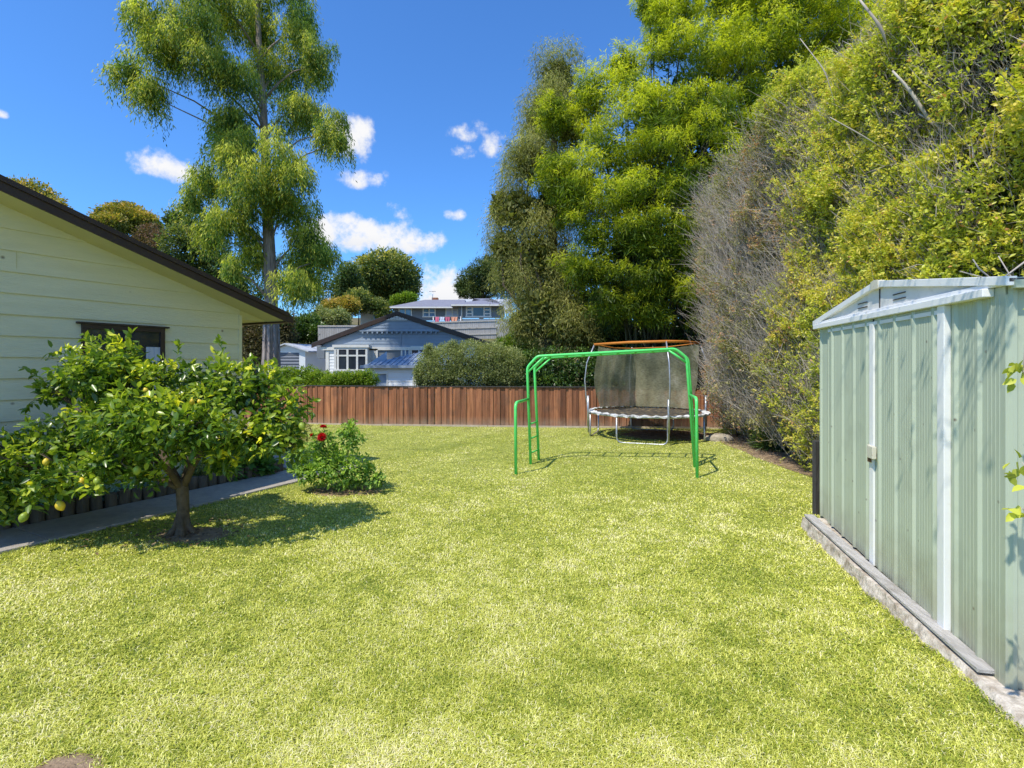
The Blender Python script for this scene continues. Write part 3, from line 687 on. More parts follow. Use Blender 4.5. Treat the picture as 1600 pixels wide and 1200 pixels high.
for (s, lab) in ((0.28, 'broad leaved plant in the bed beside the dry yellowish shrub'), (-0.12, 'broad leaved plant at the end of the bed by the house corner')):
    q = HC + HU * s + HN * 0.24; mound('broad_leaved_plant', (q.x, q.y, 0.07), .22, .26, 60, 0.16, 0.085, 'l_dahlia', lab, 'plant', 'broad leaved plants at the end of the bed', 0.8, True)

# ------------------------------------------------------------------ boundary fence
def boundary_fence():
    root = empty('paling_fence', (0, fence_y(0), 0), 'low red brown stained paling fence across the back of the lawn', 'fence')
    m = MB(); x = -9.5; i = 0
    while x < 8.2:
        w = random.choice((0.07, 0.095, 0.14, 0.10, 0.085, 0.075)); y0, y1 = float(fence_y(x)), float(fence_y(x + w))
        off = random.uniform(-.008, .008) + (0.018 if i % 2 else 0.0)
        zt = 1.085 + 0.006 * math.sin(x * 3)
        m.hexa([(x, y0 + off, 0.03), (x + w - 0.001, y1 + off, 0.03), (x + w - 0.001, y1 + off + 0.018, 0.03), (x, y0 + off + 0.018, 0.03),
                (x, y0 + off, zt), (x + w - 0.001, y1 + off, zt), (x + w - 0.001, y1 + off + 0.018, zt), (x, y0 + off + 0.018, zt)], random.gauss(0.5, 0.30))
        x += w; i += 1
    m.build('palings', M['fence'], root)
    mc, mr, mbs = MB(), MB(), MB(); xs = np.arange(-9.5, 8.21, 2.95)
    for a, b in zip(xs[:-1], xs[1:]):
        A = Vector((a, float(fence_y(a)), 0)); B = Vector((b, float(fence_y(b)), 0)); d = B - A; nrm = Vector((-d.y, d.x, 0)).normalized()
        mc.obox(A - nrm * 0.03 + Vector((0, 0, 1.088)), d * 0.999, nrm * 0.11, (0, 0, 0.024))
        for z in (0.25, 0.8): mr.obox(A + nrm * 0.045 + Vector((0, 0, z)), d, nrm * 0.05, (0, 0, 0.09))
        z0 = random.uniform(0.03, 0.055)
        mbs.obox(A - nrm * 0.055 + Vector((0, 0, -0.05)), d * 0.995, nrm * 0.04, (0, 0, z0 + 0.05))
    mc.build('capping', M['darkwood'], root); mr.build('rails', M['fence'], root); mbs.build('base_board', M['sleeper'], root)
    for a in xs:
        m = MB(); y = float(fence_y(a)); m.box(a - .05, a + .05, y + 0.10, y + 0.20, -0.1, 1.07); m.build('post', M['darkwood'], root)
boundary_fence()

# ------------------------------------------------------------------ green climbing frame
def bend(a, b, c, r=0.07, n=5):      # rounded corner at b
    a, b, c = Vector(a), Vector(b), Vector(c)
    p = b + (a - b).normalized() * r; q = b + (c - b).normalized() * r
    return [p * (1 - t) ** 2 + b * 2 * t * (1 - t) + q * t * t for t in [i / (n - 1) for i in range(n)]]
def path_round(pts, r=0.07):
    out = [Vector(pts[0])]
    for i in range(1, len(pts) - 1): out += bend(pts[i - 1], pts[i], pts[i + 1], r)
    return out + [Vector(pts[-1])]

def monkey_bars():
    root = empty('monkey_bars', (1.6, 8.4, 0), 'bright green tubular climbing frame with ladders standing on the lawn', 'climbing frame')
    R = 0.0240
    nl_b, nl_t, nl_r = (0.32, 8.77, -0.03), (0.262, 8.74, 1.655), (0.43, 8.71, 1.845)
    fl_b, fl_t, fl_r = (0.48, 9.13, -0.03), (0.40, 9.11, 1.655), (0.575, 9.08, 1.825)
    nr_b, nr_t, nr_r = (3.03, 8.48, -0.03), (2.885, 8.46, 1.815), (2.70, 8.47, 1.965)
    fr_b, fr_t, fr_r = (3.19, 8.84, -0.03), (3.035, 8.82, 1.80), (2.85, 8.83, 1.955)
    for nm, b, t, r, r2, t2, b2 in (('side_frame', nl_b, nl_t, nl_r, nr_r, nr_t, nr_b), ('side_frame', fl_b, fl_t, fl_r, fr_r, fr_t, fr_b)):
        m = MB(); m.tube(path_round([b, t, r, r2, t2, b2], 0.06), R, 12)
        for (A, B, C) in ((b, t, r), (b2, t2, r2)):       # diagonal corner braces
            A, B, C = Vector(A), Vector(B), Vector(C); o = (r2 if C == Vector(r) else r)
            p = B + (A - B).normalized() * 0.09; q = C + (Vector(o) - C).normalized() * 0.13
            m.tube([p, q], R * 0.72, 10)
        m.build(nm, M['green'], root)
    def lerp(a, b, t): return Vector(a).lerp(Vector(b), t)
    for k in range(8):
        t = 0.05 + k * 0.129; m = MB(); m.tube([lerp(nl_r, nr_r, t), lerp(fl_r, fr_r, t)], 0.0145, 8); m.build('overhead_rung', M['green'], root)
    for (nb, nt_, fb, ft) in ((nl_b, nl_t, fl_b, fl_t), (nr_b, nr_t, fr_b, fr_t)):
        for z in (0.22, 0.47, 0.72):
            t = z / 1.7; m = MB(); m.tube([lerp(nb, nt_, t), lerp(fb, ft, t)], 0.0145, 8); m.build('ladder_rung', M['green'], root)
    for base, side, up in (((0.06, 7.95, -0.03), (0.283, 8.75, 1.115), 1.11), ((2.77, 7.66, -0.03), (2.945, 8.47, 1.20), 1.20)):
        m = MB(); m.tube(path_round([base, (base[0] - 0.005, base[1] + 0.01, up), side], 0.10), R, 12); m.build('dip_bar', M['green'], root)
monkey_bars()

# ------------------------------------------------------------------ trampoline
def trampoline():
    cx, cy, R, H = 3.22, 12.18, 1.37, 0.58
    root = empty('trampoline', (cx, cy, 0), 'old round trampoline with torn net and orange top tubes by the fence', 'trampoline')
    A = lambda deg, r=R, z=0.0: (cx + r * math.cos(math.radians(deg)), cy + r * math.sin(math.radians(deg)), z)
    ring = [A(d, R, H) for d in range(0, 361, 6)]
    m = MB(); m.tube(ring, 0.022, 10, cap=False); m.build('frame_ring', M['steel'], root)
    # mat with a little sag, leaf debris in its material
    m = MB(); vs = [(cx, cy, H - 0.02)]; fs = []; nr, na = 8, 48
    for i in range(1, nr + 1):
        for j in range(na): vs.append(A(360 * j / na, 1.17 * i / nr, H - 0.02 + 0.02 * (i / nr) ** 2))
    fs += [(0, 1 + j, 1 + (j + 1) % na) for j in range(na)]
    for i in range(nr - 1):
        for j in range(na): a = 1 + i * na; fs.append((a + j, a + na + j, a + na + (j + 1) % na, a + (j + 1) % na))
    m.add(vs, fs, 0.5, True); m.build('jumping_mat', M['mat'], root)
    # torn pad: short stretches of uneven width, some curled down
    m = MB(); na = 160
    w = [0.13 * (0.30 + 1.2 * float(fbm(np.array([j * 0.55]), np.array([4.2]), 3)[0])) for j in range(na)]; w.append(w[0])
    for j in range(na):
        if fbm(np.array([j * 0.5 + 90]), np.array([1.3]), 2)[0] < 0.40: w[j + 1] *= 0.45
        d0, d1 = 360 * j / na, 360 * (j + 1) / na
        zz = lambda q: H + 0.026 + 0.014 * math.sin(q * 1.3)
        o0 = A(d0, R + 0.028, zz(j)); o1 = A(d1, R + 0.028, zz(j + 1)); i0 = A(d0, R - w[j], zz(j) + 0.006); i1 = A(d1, R - w[j + 1], zz(j + 1) + 0.006)
        m.quad(i0, o0, o1, i1); dz = 0.012 + 0.045 * float(fbm(np.array([j * .42 + 5]), np.array([7.7]), 3)[0]) ** 2; m.quad(o0, (o0[0], o0[1], o0[2] - dz), (o1[0], o1[1], o1[2] - dz), o1)
    m.build('edge_pad', M['pad'], root)
    m = MB()
    for d in range(0, 360, 5): m.tube([A(d, 1.16, H), A(d, R - 0.02, H)], 0.007, 5)
    m.build('springs', M['rust'], root)
    for c in (250, 160, 70, -20):               # four U legs
        a, b = c - 23, c + 23; g = -0.015
        pts = path_round([A(a, R, H - 0.02), A(a, R + .005, g + 0.02), A(b, R + .005, g + 0.02), A(b, R, H - 0.02)], 0.14)
        m = MB(); m.tube(pts, 0.019, 10); m.build('leg', M['steel'], root)
    tops = {}
    for c, top in ((273, 2.20), (183, 2.18), (3, 2.22), (93, 2.16)):
        pts = [A(c, R + 0.045, 0.10), A(c, R + 0.05, 0.62), A(c, R + 0.10, 0.95), A(c, R + 0.13, 1.35), A(c, R + 0.08, 1.75), A(c, R - 0.10, top)]
        m = MB(); m.tube(pts, 0.0165, 9); p = m.build('net_pole', M['steel'], root); tops[c] = Vector(pts[-1])
        m = MB(); m.tube([A(c, R + 0.05, 0.25), A(c, R + 0.052, 0.97)], 0.026, 9); m.build('foam_sleeve', M['darkwood'] if c in (93,) else M['steel'], p)
    order = [183, 273, 3]
    for a, b in zip(order[:-1], order[1:]):
        p, q = tops[a], tops[b]; mid = p.lerp(q, 0.5) + Vector((0, 0, 0.015)); m = MB(); m.tube([p, mid, q], 0.030, 10); m.build('orange_tube', M['orange'], root)
    cord = [tops[183].lerp(tops[93], 0.06), tops[183].lerp(tops[93], .5) + Vector((0, 0, -.05)), tops[93] + Vector((0, 0, -.03)), tops[93].lerp(tops[3], .5) + Vector((0, 0, -.05)), tops[3]]
    m = MB(); m.tube(cord, 0.012, 7); m.build('top_cord', M['orange'], root)
    # net hanging on the far side
    m = MB(); nu, nv = 60, 26; vs = []
    for i in range(nu + 1):
        t = i / nu; deg = 146 - 124 * t
        if t < 0.5: top = tops[183].lerp(tops[93], 0.10 + 0.90 * t * 2)
        else: top = tops[93].lerp(tops[3], (t - 0.5) * 2)
        top = top - Vector((0, 0, 0.03 + 0.05 * abs(math.sin(t * math.pi * 2))))
        bot = Vector(A(deg, 1.24, H + 0.03))
        for j in range(nv + 1):
            s = j / nv; p = top.lerp(bot, s); out = Vector((p.x - cx, p.y - cy, 0)).normalized()
            p += out * (0.10 * math.sin(math.pi * s) + 0.018 * math.sin(t * 47 + s * 5) + 0.02 * math.sin(t * 19 - s * 7)); vs.append(p)
    fs = [(i * (nv + 1) + j, i * (nv + 1) + j + 1, (i + 1) * (nv + 1) + j + 1, (i + 1) * (nv + 1) + j) for i in range(nu) for j in range(nv)]
    m.add(vs, fs, 0.5, True); m.build('safety_net', M['net'], root)
trampoline()

# rock beside it
def rock(name, loc, r, label):
    import bmesh
    bm = bmesh.new(); bmesh.ops.create_icosphere(bm, subdivisions=3, radius=1)
    for v in bm.verts:
        k = 0.8 + 0.45 * float(fbm(np.array([v.co.x * 1.6 + 20 + v.co.z]), np.array([v.co.y * 1.6 + 30]), 3)[0]); v.co = Vector((v.co.x * r[0] * k, v.co.y * r[1] * k, v.co.z * r[2] * k))
    me = bpy.data.meshes.new(name); bm.to_mesh(me); bm.free(); o = link(name, me, M['rock']); o.location = loc
    return tag(o, label, 'rock')
rock('garden_rock', (*G(1124, 688)[:2], 0.03), (0.30, 0.2, 0.13), 'pale flat rock on the bare ground beside the trampoline')

# ------------------------------------------------------------------ garden shed
def shed():
    root = empty('garden_shed', (SA.x, SA.y, 0), 'pale green ribbed steel garden shed with white trim and double doors', 'shed')
    L = (SB - SA).length; ZT = 2.06
    def P(s, d, z): q = SA + SD * s + SNn * d; return (q.x, q.y, z)       # s along front from far corner, d outward
    zb = lambda s: 0.20 - 0.15 * s / L
    def t_of(px): k = (px - 800) / F; Y = 1.933 / (k - 0.226); return (SA.y - Y) / 0.9754
    dA, dM, dB = t_of(1299), t_of(1370), t_of(1475)
    # ribbed sheet: trapezoid ribs stand out, fine swages between them
    def sheet(m, s0, s1, d, z0f, z1f, pitch=0.205, ribw=0.042, h=0.016, start=0.03, place=None):
        pl = place or P
        prof = [(s0, 0)]; s = s0 + start
        while s + ribw < s1 - 0.01:
            prof += [(s, 0), (s + 0.012, h), (s + ribw - 0.012, h), (s + ribw, 0)]
            w = s + ribw + 0.035
            while w < min(s + pitch - 0.02, s1 - 0.02): prof += [(w, 0), (w + 0.006, 0.0022), (w + 0.012, 0)]; w += 0.030
            s += pitch
        prof.append((s1, 0)); prof = sorted(set(prof))
        for (a, ha), (b, hb) in zip(prof[:-1], prof[1:]):
            m.quad(pl(a, d + ha, z0f(a)), pl(b, d + hb, z0f(b)), pl(b, d + hb, z1f(b)), pl(a, d + ha, z1f(a)))
    m = MB(); sheet(m, 0, dA, 0, zb, lambda s: ZT); sheet(m, dB + 0.07, L, 0.0, zb, lambda s: ZT, start=0.03)
    # return side wall towards the camera, far side and back
    D = 1.95
    side = lambda s, d, z: tuple(SB + SBACK * s + SD * d + Vector((0, 0, z)))
    sheet(m, 0.0, D, 0.0, lambda s: 0.05, lambda s: ZT + 0.088, place=side, start=0.012)
    m.obox(P(L - .10, -0.012, ZT), SD * .10, SNn * .011, (0, 0, .088))
    m.quad(P(0, 0, 0.15), P(0, 0, ZT), P(0, -D, ZT), P(0, -D, 0.15)); m.quad(P(0, -D, 0.1), P(0, -D, ZT), P(L, -D, ZT), P(L, -D, 0.05))
    m.build('wall', M['sage'], root)
    for nm, a, b, lab in (('door', dA + 0.004, dM - 0.012, None), ('door', dM + 0.012, dB - 0.004, None)):
        m = MB(); zz = lambda s: zb(s) + 0.02
        sheet(m, a, b, 0.022, zz, lambda s: ZT - 0.003, pitch=0.235, start=0.075)
        for s in (a, b): m.quad(P(s, 0.022, zz(s)), P(s, -0.01, zz(s)), P(s, -0.01, ZT - .025), P(s, 0.022, ZT - .025))
        m.quad(P(a, 0.022, ZT - .025), P(b, 0.022, ZT - .025), P(b, -0.01, ZT - .025), P(a, -0.01, ZT - .025))
        dr = m.build('door', M['sage'], root)
        m = MB(); e = b - 0.018 if a < dM - 0.1 else a - 0.010
        m.obox(P(e, 0.024, zz(e)), SD * 0.030, SNn * 0.016, (0, 0, ZT - 0.03 - zz(e))); m.build('door_edge_strip', M['trim'], dr)
        m = MB(); m.obox(P(a, 0.024, ZT - 0.052), SD * (b - a), SNn * 0.008, (0, 0, 0.026)); m.build('top_strip', M['trim'], dr)
    m = MB(); m.obox(P(dB, 0.0, zb(dB)), SD * 0.072, SNn * 0.038, (0, 0, ZT - 0.002 - zb(dB))); m.build('door_post', M['trim'], root, 0.004)
    # dark sheet behind the doors, standing in for the shade of the gap
    m = MB(); m.quad(P(dA - .01, -0.012, 0.16), P(dB + .01, -0.012, 0.1), P(dB + .01, -0.012, ZT), P(dA - .01, -0.012, ZT)); m.build('door_gap_shade', M['darkwood'], root)
    # latch
    lz = 1.03; m = MB()
    m.obox(P(dM + 0.006, 0.039, lz - 0.05), SD * 0.085, SNn * 0.03, (0, 0, 0.095)); m.obox(P(dM - 0.045, 0.039, lz - 0.015), SD * 0.048, SNn * 0.012, (0, 0, 0.06)); lt = m.build('latch', M['latch'], root, 0.004)
    m = MB(); m.obox(P(dM - 0.018, 0.040, lz - 0.085), SD * 0.03, SNn * 0.018, (0, 0, 0.04)); m.tube([P(dM - 0.012, .05, lz - .046), P(dM - .01, .052, lz - .018), P(dM + 0.006, .052, lz - .018), P(dM + .008, .05, lz - .046)], 0.004, 6); m.build('padlock', M['rust'], lt)
    # header band: flat angle with a shadow line, ends short of the corner
    m = MB(); m.obox(P(-0.03, 0.0, ZT - 0.002), SD * (L - 0.05), SNn * 0.055, (0, 0, 0.045)); m.obox(P(-0.03, 0.0, ZT + 0.0445), SD * (L + 0.05), SNn * 0.028, (0, 0, 0.026)); m.build('header_band', M['trim'], root, 0.004)
    # gable panel with vent slots, rake trims, roof
    mid = L * 0.485; e0, e1 = -0.10, L + 0.06; ze, za = ZT + 0.055, ZT + 0.255
    m = MB(); zr = lambda s: za - (za - ze) * abs(s - mid) / (mid - e0 if s < mid else e1 - mid)
    m.poly([P(e0 + 0.14, 0.006, ZT + 0.069), P(e1 - 0.14, 0.006, ZT + 0.069), P(e1 - .14, 0.006, zr(e1 - .14)), P(mid, 0.006, za), P(e0 + 0.14, 0.006, zr(e0 + .14))])
    gp = m.build('gable_panel', M['white'], root)
    m = MB(); m.obox(P(mid + 0.015, 0.0075, ZT + 0.072), SD * 0.006, SNn * 0.006, (0, 0, 0.165)); m.build('panel_joint', M['darkwood'], gp)
    for s0 in (mid - 0.36, mid + 0.22):
        for z in (ZT + 0.105, ZT + 0.142): m = MB(); m.obox(P(s0, 0.0075, z), SD * 0.17, SNn * 0.005, (0, 0, 0.007)); m.build('vent_slot', M['darkwood'], gp)
    for a, b in ((e0, mid - 0.03), (mid + 0.03, e1)):
        m = MB(); A, B = P(a, 0.035, zr(a)), P(b, 0.035, zr(b))
        vv = [Vector(A), Vector(B), Vector(B) - SNn * 0.05, Vector(A) - SNn * 0.05]
        m.hexa([v + Vector((0, 0, -0.018)) for v in vv] + [v + Vector((0, 0, 0.030)) for v in vv]); m.build('rake_trim', M['trim'], root, 0.003)
    m = MB(); v = [P(mid - 0.06, 0.042, zr(mid - .06) - .026), P(mid + .06, .042, zr(mid + .06) - .026), P(mid + .06, .042, zr(mid + .06) + .034), P(mid, .042, za + .036), P(mid - .06, .042, zr(mid - .06) + .034)]
    m.poly(v); q = [tuple(Vector(x) - SNn * 0.05) for x in v]; m.poly(q[::-1])
    for i in range(5): j = (i + 1) % 5; m.quad(v[i], q[i], q[j], v[j])
    m.build('ridge_cap', M['latch'], root)
    m = MB()
    for a, b in ((e0, mid), (mid, e1)):
        vv = [Vector(P(a, 0.02, zr(a))), Vector(P(b, 0.02, zr(b))), Vector(P(b, -D - .05, zr(b))), Vector(P(a, -D - .05, zr(a)))]
        m.hexa([w + Vector((0, 0, 0.002)) for w in vv] + [w + Vector((0, 0, 0.02)) for w in vv])
    m.build('roof', M['darkroof'], root)
    m = MB(); m.obox(P(e1 - .02, 0.0, ze - 0.03), SD * 0.035, SNn * -D, (0, 0, 0.04)); m.build('gutter_trim', M['sage'], root)
shed()

# shed slab and the loose board lying along it
m = MB(); ns = 70; top_o, bot_o, top_i = [], [], []
for i in range(ns + 1):
    t = i / ns; s = 0.12 + t * 3.9; zt = 0.20 - 0.15 * min(max(s, 0), 3.3) / 2.594
    n1 = float(fbm(np.array([s * 5 + 40]), np.array([2.0]), 3)[0] - 0.5); n2 = float(fbm(np.array([s * 4 + 70]), np.array([9.0]), 3)[0] - 0.5)
    off = 0.20 - 0.045 * max(s, 0)
    q = SA + SD * s + SNn * (off + 0.05 * n1); top_o.append((q.x, q.y, zt + 0.012 * n2))
    q2 = SA + SD * s + SNn * (off + 0.035 + 0.08 * n2); bot_o.append((q2.x, q2.y, -0.05))
    q3 = SA + SD * s - SNn * 2.2; top_i.append((q3.x, q3.y, zt))
for i in range(ns):
    m.add([top_o[i], top_o[i + 1], top_i[i + 1], top_i[i]], [(0, 1, 2, 3)])
    a, b = Vector(top_o[i]), Vector(bot_o[i]); c, d = Vector(top_o[i + 1]), Vector(bot_o[i + 1])
    k0 = a.lerp(b, 0.5) + SNn * 0.03 * float(fbm(np.array([i * 0.7]), np.array([3.0]), 2)[0]); k1 = c.lerp(d, 0.5) + SNn * 0.03 * float(fbm(np.array([(i + 1) * 0.7]), np.array([3.0]), 2)[0])
    m.add([a, k0, k1, c], [(0, 1, 2, 3)], .5, True); m.add([k0, b, d, k1], [(0, 1, 2, 3)], .5, True)
m.add([top_o[0], top_i[0], (top_i[0][0], top_i[0][1], -.05), bot_o[0]], [(0, 1, 2, 3)])
tag(m.build('concrete_slab', M['oldconcrete']), 'rough crumbling concrete slab under the green shed', 'slab')
m = MB(); q0 = SA + SD * 0.14 + SNn * 0.10; q1 = SA + SD * 2.52 + SNn * -0.005
a = Vector((q0.x, q0.y, 0.206)); b = Vector((q1.x, q1.y, 0.070)); m.obox(a, b - a, SNn * 0.085, (0, 0, 0.022)); tag(m.build('loose_board', M['greywood'], bevel=0.004), 'long grey weathered board lying along the slab in front of the shed', 'board')
m = MB(); m.obox((3.262, 5.5, -0.02), (0.075, 0.01, 0), (-0.004, 0.06, 0), (0.0, 0, 0.90)); tag(m.build('timber_post', M['darkwood'], bevel=0.006), 'dark weathered timber post at the far corner of the green shed', 'post')

# ------------------------------------------------------------------ neighbouring buildings
def window(parent, x0, x1, z0, z1, y, cols=1, rows=1, fw=0.06, mat='glass', widths=None, rows_at=None, frame='white', dep=0.06):
    """frame standing 'dep' proud of a wall that faces -Y at depth y, with panes as one child"""
    m = MB()
    m.box(x0, x1, y - dep, y - 0.003, z1 - fw, z1); m.box(x0 - 0.04, x1 + 0.04, y - dep - 0.03, y - 0.003, z0, z0 + fw)
    xs = [x0 + (x1 - x0) * i / cols for i in range(cols + 1)] if widths is None else [x0] + list(x0 + (x1 - x0) * np.cumsum(widths))
    for i, x in enumerate(xs):
        a = x if i == 0 else (x - fw if i == len(xs) - 1 else x - fw / 2); m.box(a, a + fw, y - dep, y - 0.003, z0 + fw, z1 - fw)
    for i in range(len(xs) - 1):
        rr = rows if rows_at is None else rows_at[i]
        rr = [k / rr for k in range(1, rr)] if isinstance(rr, int) else rr
        for t in rr: z = z0 + (z1 - z0) * t; m.box(xs[i] + (fw if i == 0 else fw / 2), xs[i + 1] - (fw if i == len(xs) - 2 else fw / 2), y - dep + 0.006, y - 0.004, z - fw * 0.4, z + fw * 0.4)
    f = m.build('window', M[frame], parent)
    m = MB(); m.box(x0 + fw * .6, x1 - fw * .6, y - dep * 0.5, y - dep * 0.5 + 0.012, z0 + fw * .6, z1 - fw * .6); m.build('pane', M[mat], f)
    return f

def boards(m, x0, x1, y, z0, z1, e=0.16, lap=0.022):
    """lapped weatherboards facing -Y"""
    z = z0
    while z < z1 - 1e-4:
        t = min(z + e, z1); m.quad((x0, y - lap, z), (x1, y - lap, z), (x1, y - 0.002, t), (x0, y - 0.002, t)); m.quad((x0, y, z), (x1, y, z), (x1, y - lap, z), (x0, y - lap, z)); z = t

def weatherboard_house():
    Y = 26.0; X = lambda px, yy=Y: (px - 800) / F * yy; Z = lambda py, yy=Y: EYE + (HY - py) / F * yy
    xl, xr, xm = X(487), X(770), X(620); ze, za = Z(539), Z(489); zb = -0.1
    root = empty('weatherboard_house', (xm, Y, 0), 'white weatherboard house with wide dark gable roof behind the fence', 'house')
    wl, wr = X(508), X(752); D = 9.0; yw = Y + 0.17
    m = MB(); boards(m, wl, wr, yw, zb, ze - 0.05); m.quad((wl, yw, zb), (wl, yw, ze), (wl, yw + D, ze), (wl, yw + D, zb)); m.quad((wr, yw, zb), (wr, yw + D, zb), (wr, yw + D, ze), (wr, yw, ze)); m.quad((wl, yw + D, zb), (wl, yw + D, ze), (wr, yw + D, ze), (wr, yw + D, zb))
    m.build('wall', M['whitehouse'], root)
    # gable face, two layers: lower boards and a proud upper gable over a row of brackets
    sl = (za - ze) / (xm - xl); zg = lambda x: za - sl * (xm - x if x < xm else (x - xm) * (xm - xl) / (xr - xm)) - 0.16
    m = MB(); z = ze - 0.10; e = 0.16; yg = Y + 0.13
    def span(zz): 
        t = (za - 0.16 - zz) / (za - ze); return xm - t * (xm - xl), xm + t * (xr - xm)
    zsplit = Z(518)
    while z < za - 0.2:
        t = min(z + e, za - 0.2); yy = yg - (0.10 if z >= zsplit else 0); (a0, b0), (a1, b1) = span(z), span(t)
        a0 = max(a0, wl - .3); a1 = max(a1, wl - .3); b0 = min(b0, wr + .3); b1 = min(b1, wr + .3)
        m.quad((a0, yy - 0.022, z), (b0, yy - .022, z), (b1, yy - .002, t), (a1, yy - .002, t)); m.quad((a0, yy, z), (b0, yy, z), (b0, yy - .022, z), (a0, yy - .022, z)); z = t
    m.quad((wl - .3, yg, ze - .1), (wr + .3, yg, ze - .1), (wr + .3, yw, ze - .1), (wl - .3, yw, ze - .1))
    m.build('gable', M['gableshade'], root)
    m = MB(); a, b = span(zsplit); n = 16
    for i in range(n): x = a + 0.35 + (b - a - 0.7) * i / (n - 1); m.box(x - .04, x + .04, yg - 0.16, yg - 0.024, zsplit - 0.10, zsplit - 0.003)
    m.box(a + .2, b - .2, yg - 0.17, yg - 0.123, zsplit + 0.002, zsplit + 0.05); m.box(X(625), X(625) + .04, yg - .045, yg - .023, ze - .05, zsplit - .1); m.build('bracket_row', M['gableshade'], root)
    m = MB(); z0, z1 = Z(500), Z(491.5)                   # lattice vent at the top of the gable
    a, b = X(605), X(636)
    for i in range(14):
        x = a + (b - a) * i / 13; h = min(1.0, 1 - abs((x - xm) / (b - a) * 2) * 0.75); m.box(x - .02, x + .02, yg - 0.17, yg - 0.15, z0, z0 + (z1 - z0) * max(h, .15))
    for j in range(4):
        z = z0 + (z1 - z0) * j / 3.2; k = 1 - j * 0.26; m.box(xm - (xm - a) * k, xm + (b - xm) * k, yg - 0.165, yg - 0.145, z - .02, z + .02)
    m.build('lattice_vent', M['white'], root)
    # roof with thick verge
    m = MB(); th = 0.10
    for (x0, z0) in ((xl, ze), (xr, ze)):
        lo = [(x0, Y, z0 - 0.0), (xm, Y, za), (xm, Y + D + 1.2, za), (x0, Y + D + 1.2, z0)]
        m.hexa(lo + [(x, y, z + th) for x, y, z in lo])
    m.build('roof', M['darkroof'], root)
    m = MB()
    for (x0, z0) in ((xl, ze), (xr, ze)):
        lo = [(x0, Y - .04, z0 - .15), (xm, Y - .04, za - .15), (xm, Y - 0.003, za - .15), (x0, Y - 0.003, z0 - .15)]
        m.hexa(lo + [(x, y, z + .21) for x, y, z in lo])
    m.build('bargeboard', M['brown'], root)
    m = MB(); m.quad((xl, Y, ze - .06), (wl, Y, ze - .06), (wl, Y + D, ze - .06), (xl, Y + D, ze - .06)); m.build('soffit', M['white'], root); m = MB(); m.quad((wr, Y, ze - .06), (xr, Y, ze - .06), (xr, Y + D, ze - .06), (wr, Y + D, ze - .06)); m.build('soffit', M['white'], root)
    m = MB(); m.box(wl - .02, wl + .14, yw - .05, yw - .023, zb, ze - .11); m.box(wl - 0.3, wr + .3, yg - .06, yg - .024, ze - .26, ze - .101); m.build('corner_board', M['white'], root)
    # bay window: four lights with small top lights, standing out from the wall
    yb = yw - 0.45; x0, x1, z0, z1 = X(522, yb), X(574, yb), Z(580, yb), Z(543, yb)
    m = MB(); m.box(x0 - .05, x1 + .05, yb, yw - .024, z0 - .16, z0 - .003); m.box(x0 - .08, x1 + .08, yb - .04, yw - .024, z1 + .003, z1 + .14); m.box(x0, x0 + .08, yb + .07, yw - .024, z0, z1); m.box(x1 - .08, x1, yb + .07, yw - .024, z0, z1); m.build('bay', M['white'], root)
    window(root, x0, x1, z0, z1, yb + .06, widths=[.11, .29, .29, .31], rows_at=[[.66], [.66], [.66], [.66]], fw=0.10)
    # porch: lattice panel, flat grey panel painted for the shaded opening, windows
    m = MB(); x0, x1 = X(575, yw), X(591, yw); z0, z1 = Z(592, yw), Z(545, yw)
    m.box(x0, x0 + .07, yw - .10, yw - .03, z0, z1); m.box(x1 - .07, x1, yw - .10, yw - .03, z0, z1); m.box(x0 + .07, x1 - .07, yw - .10, yw - .03, z1 - .07, z1)
    for i in range(6): xx = x0 + .07 + (x1 - x0 - .14) * (i + .5) / 6; m.box(xx - .02, xx + .02, yw - .08, yw - .05, z0, z1 - .07)
    m.build('lattice_screen', M['white'], root)
    m = MB(); m.box(X(591.5, yw), X(626, yw), yw - .04, yw - .028, Z(592, yw), Z(545, yw)); m.build('porch_shade_panel', M['greywall'], root)
    window(root, X(627, yw), X(641, yw), Z(566, yw), Z(545, yw), yw - .02, cols=2, fw=.07, mat='blueglass')
    window(root, X(642, yw), X(668, yw), Z(566, yw), Z(541, yw), yw - .02, cols=2, fw=.07)
    # side part in grey at the left
    m = MB(); m.box(X(495, 28.2), X(507, 28.2), 28.2, 29, Z(560, 28.2), Z(541, 28.2)); m.build('side_window_panel', M['greywall'], root)
weatherboard_house()

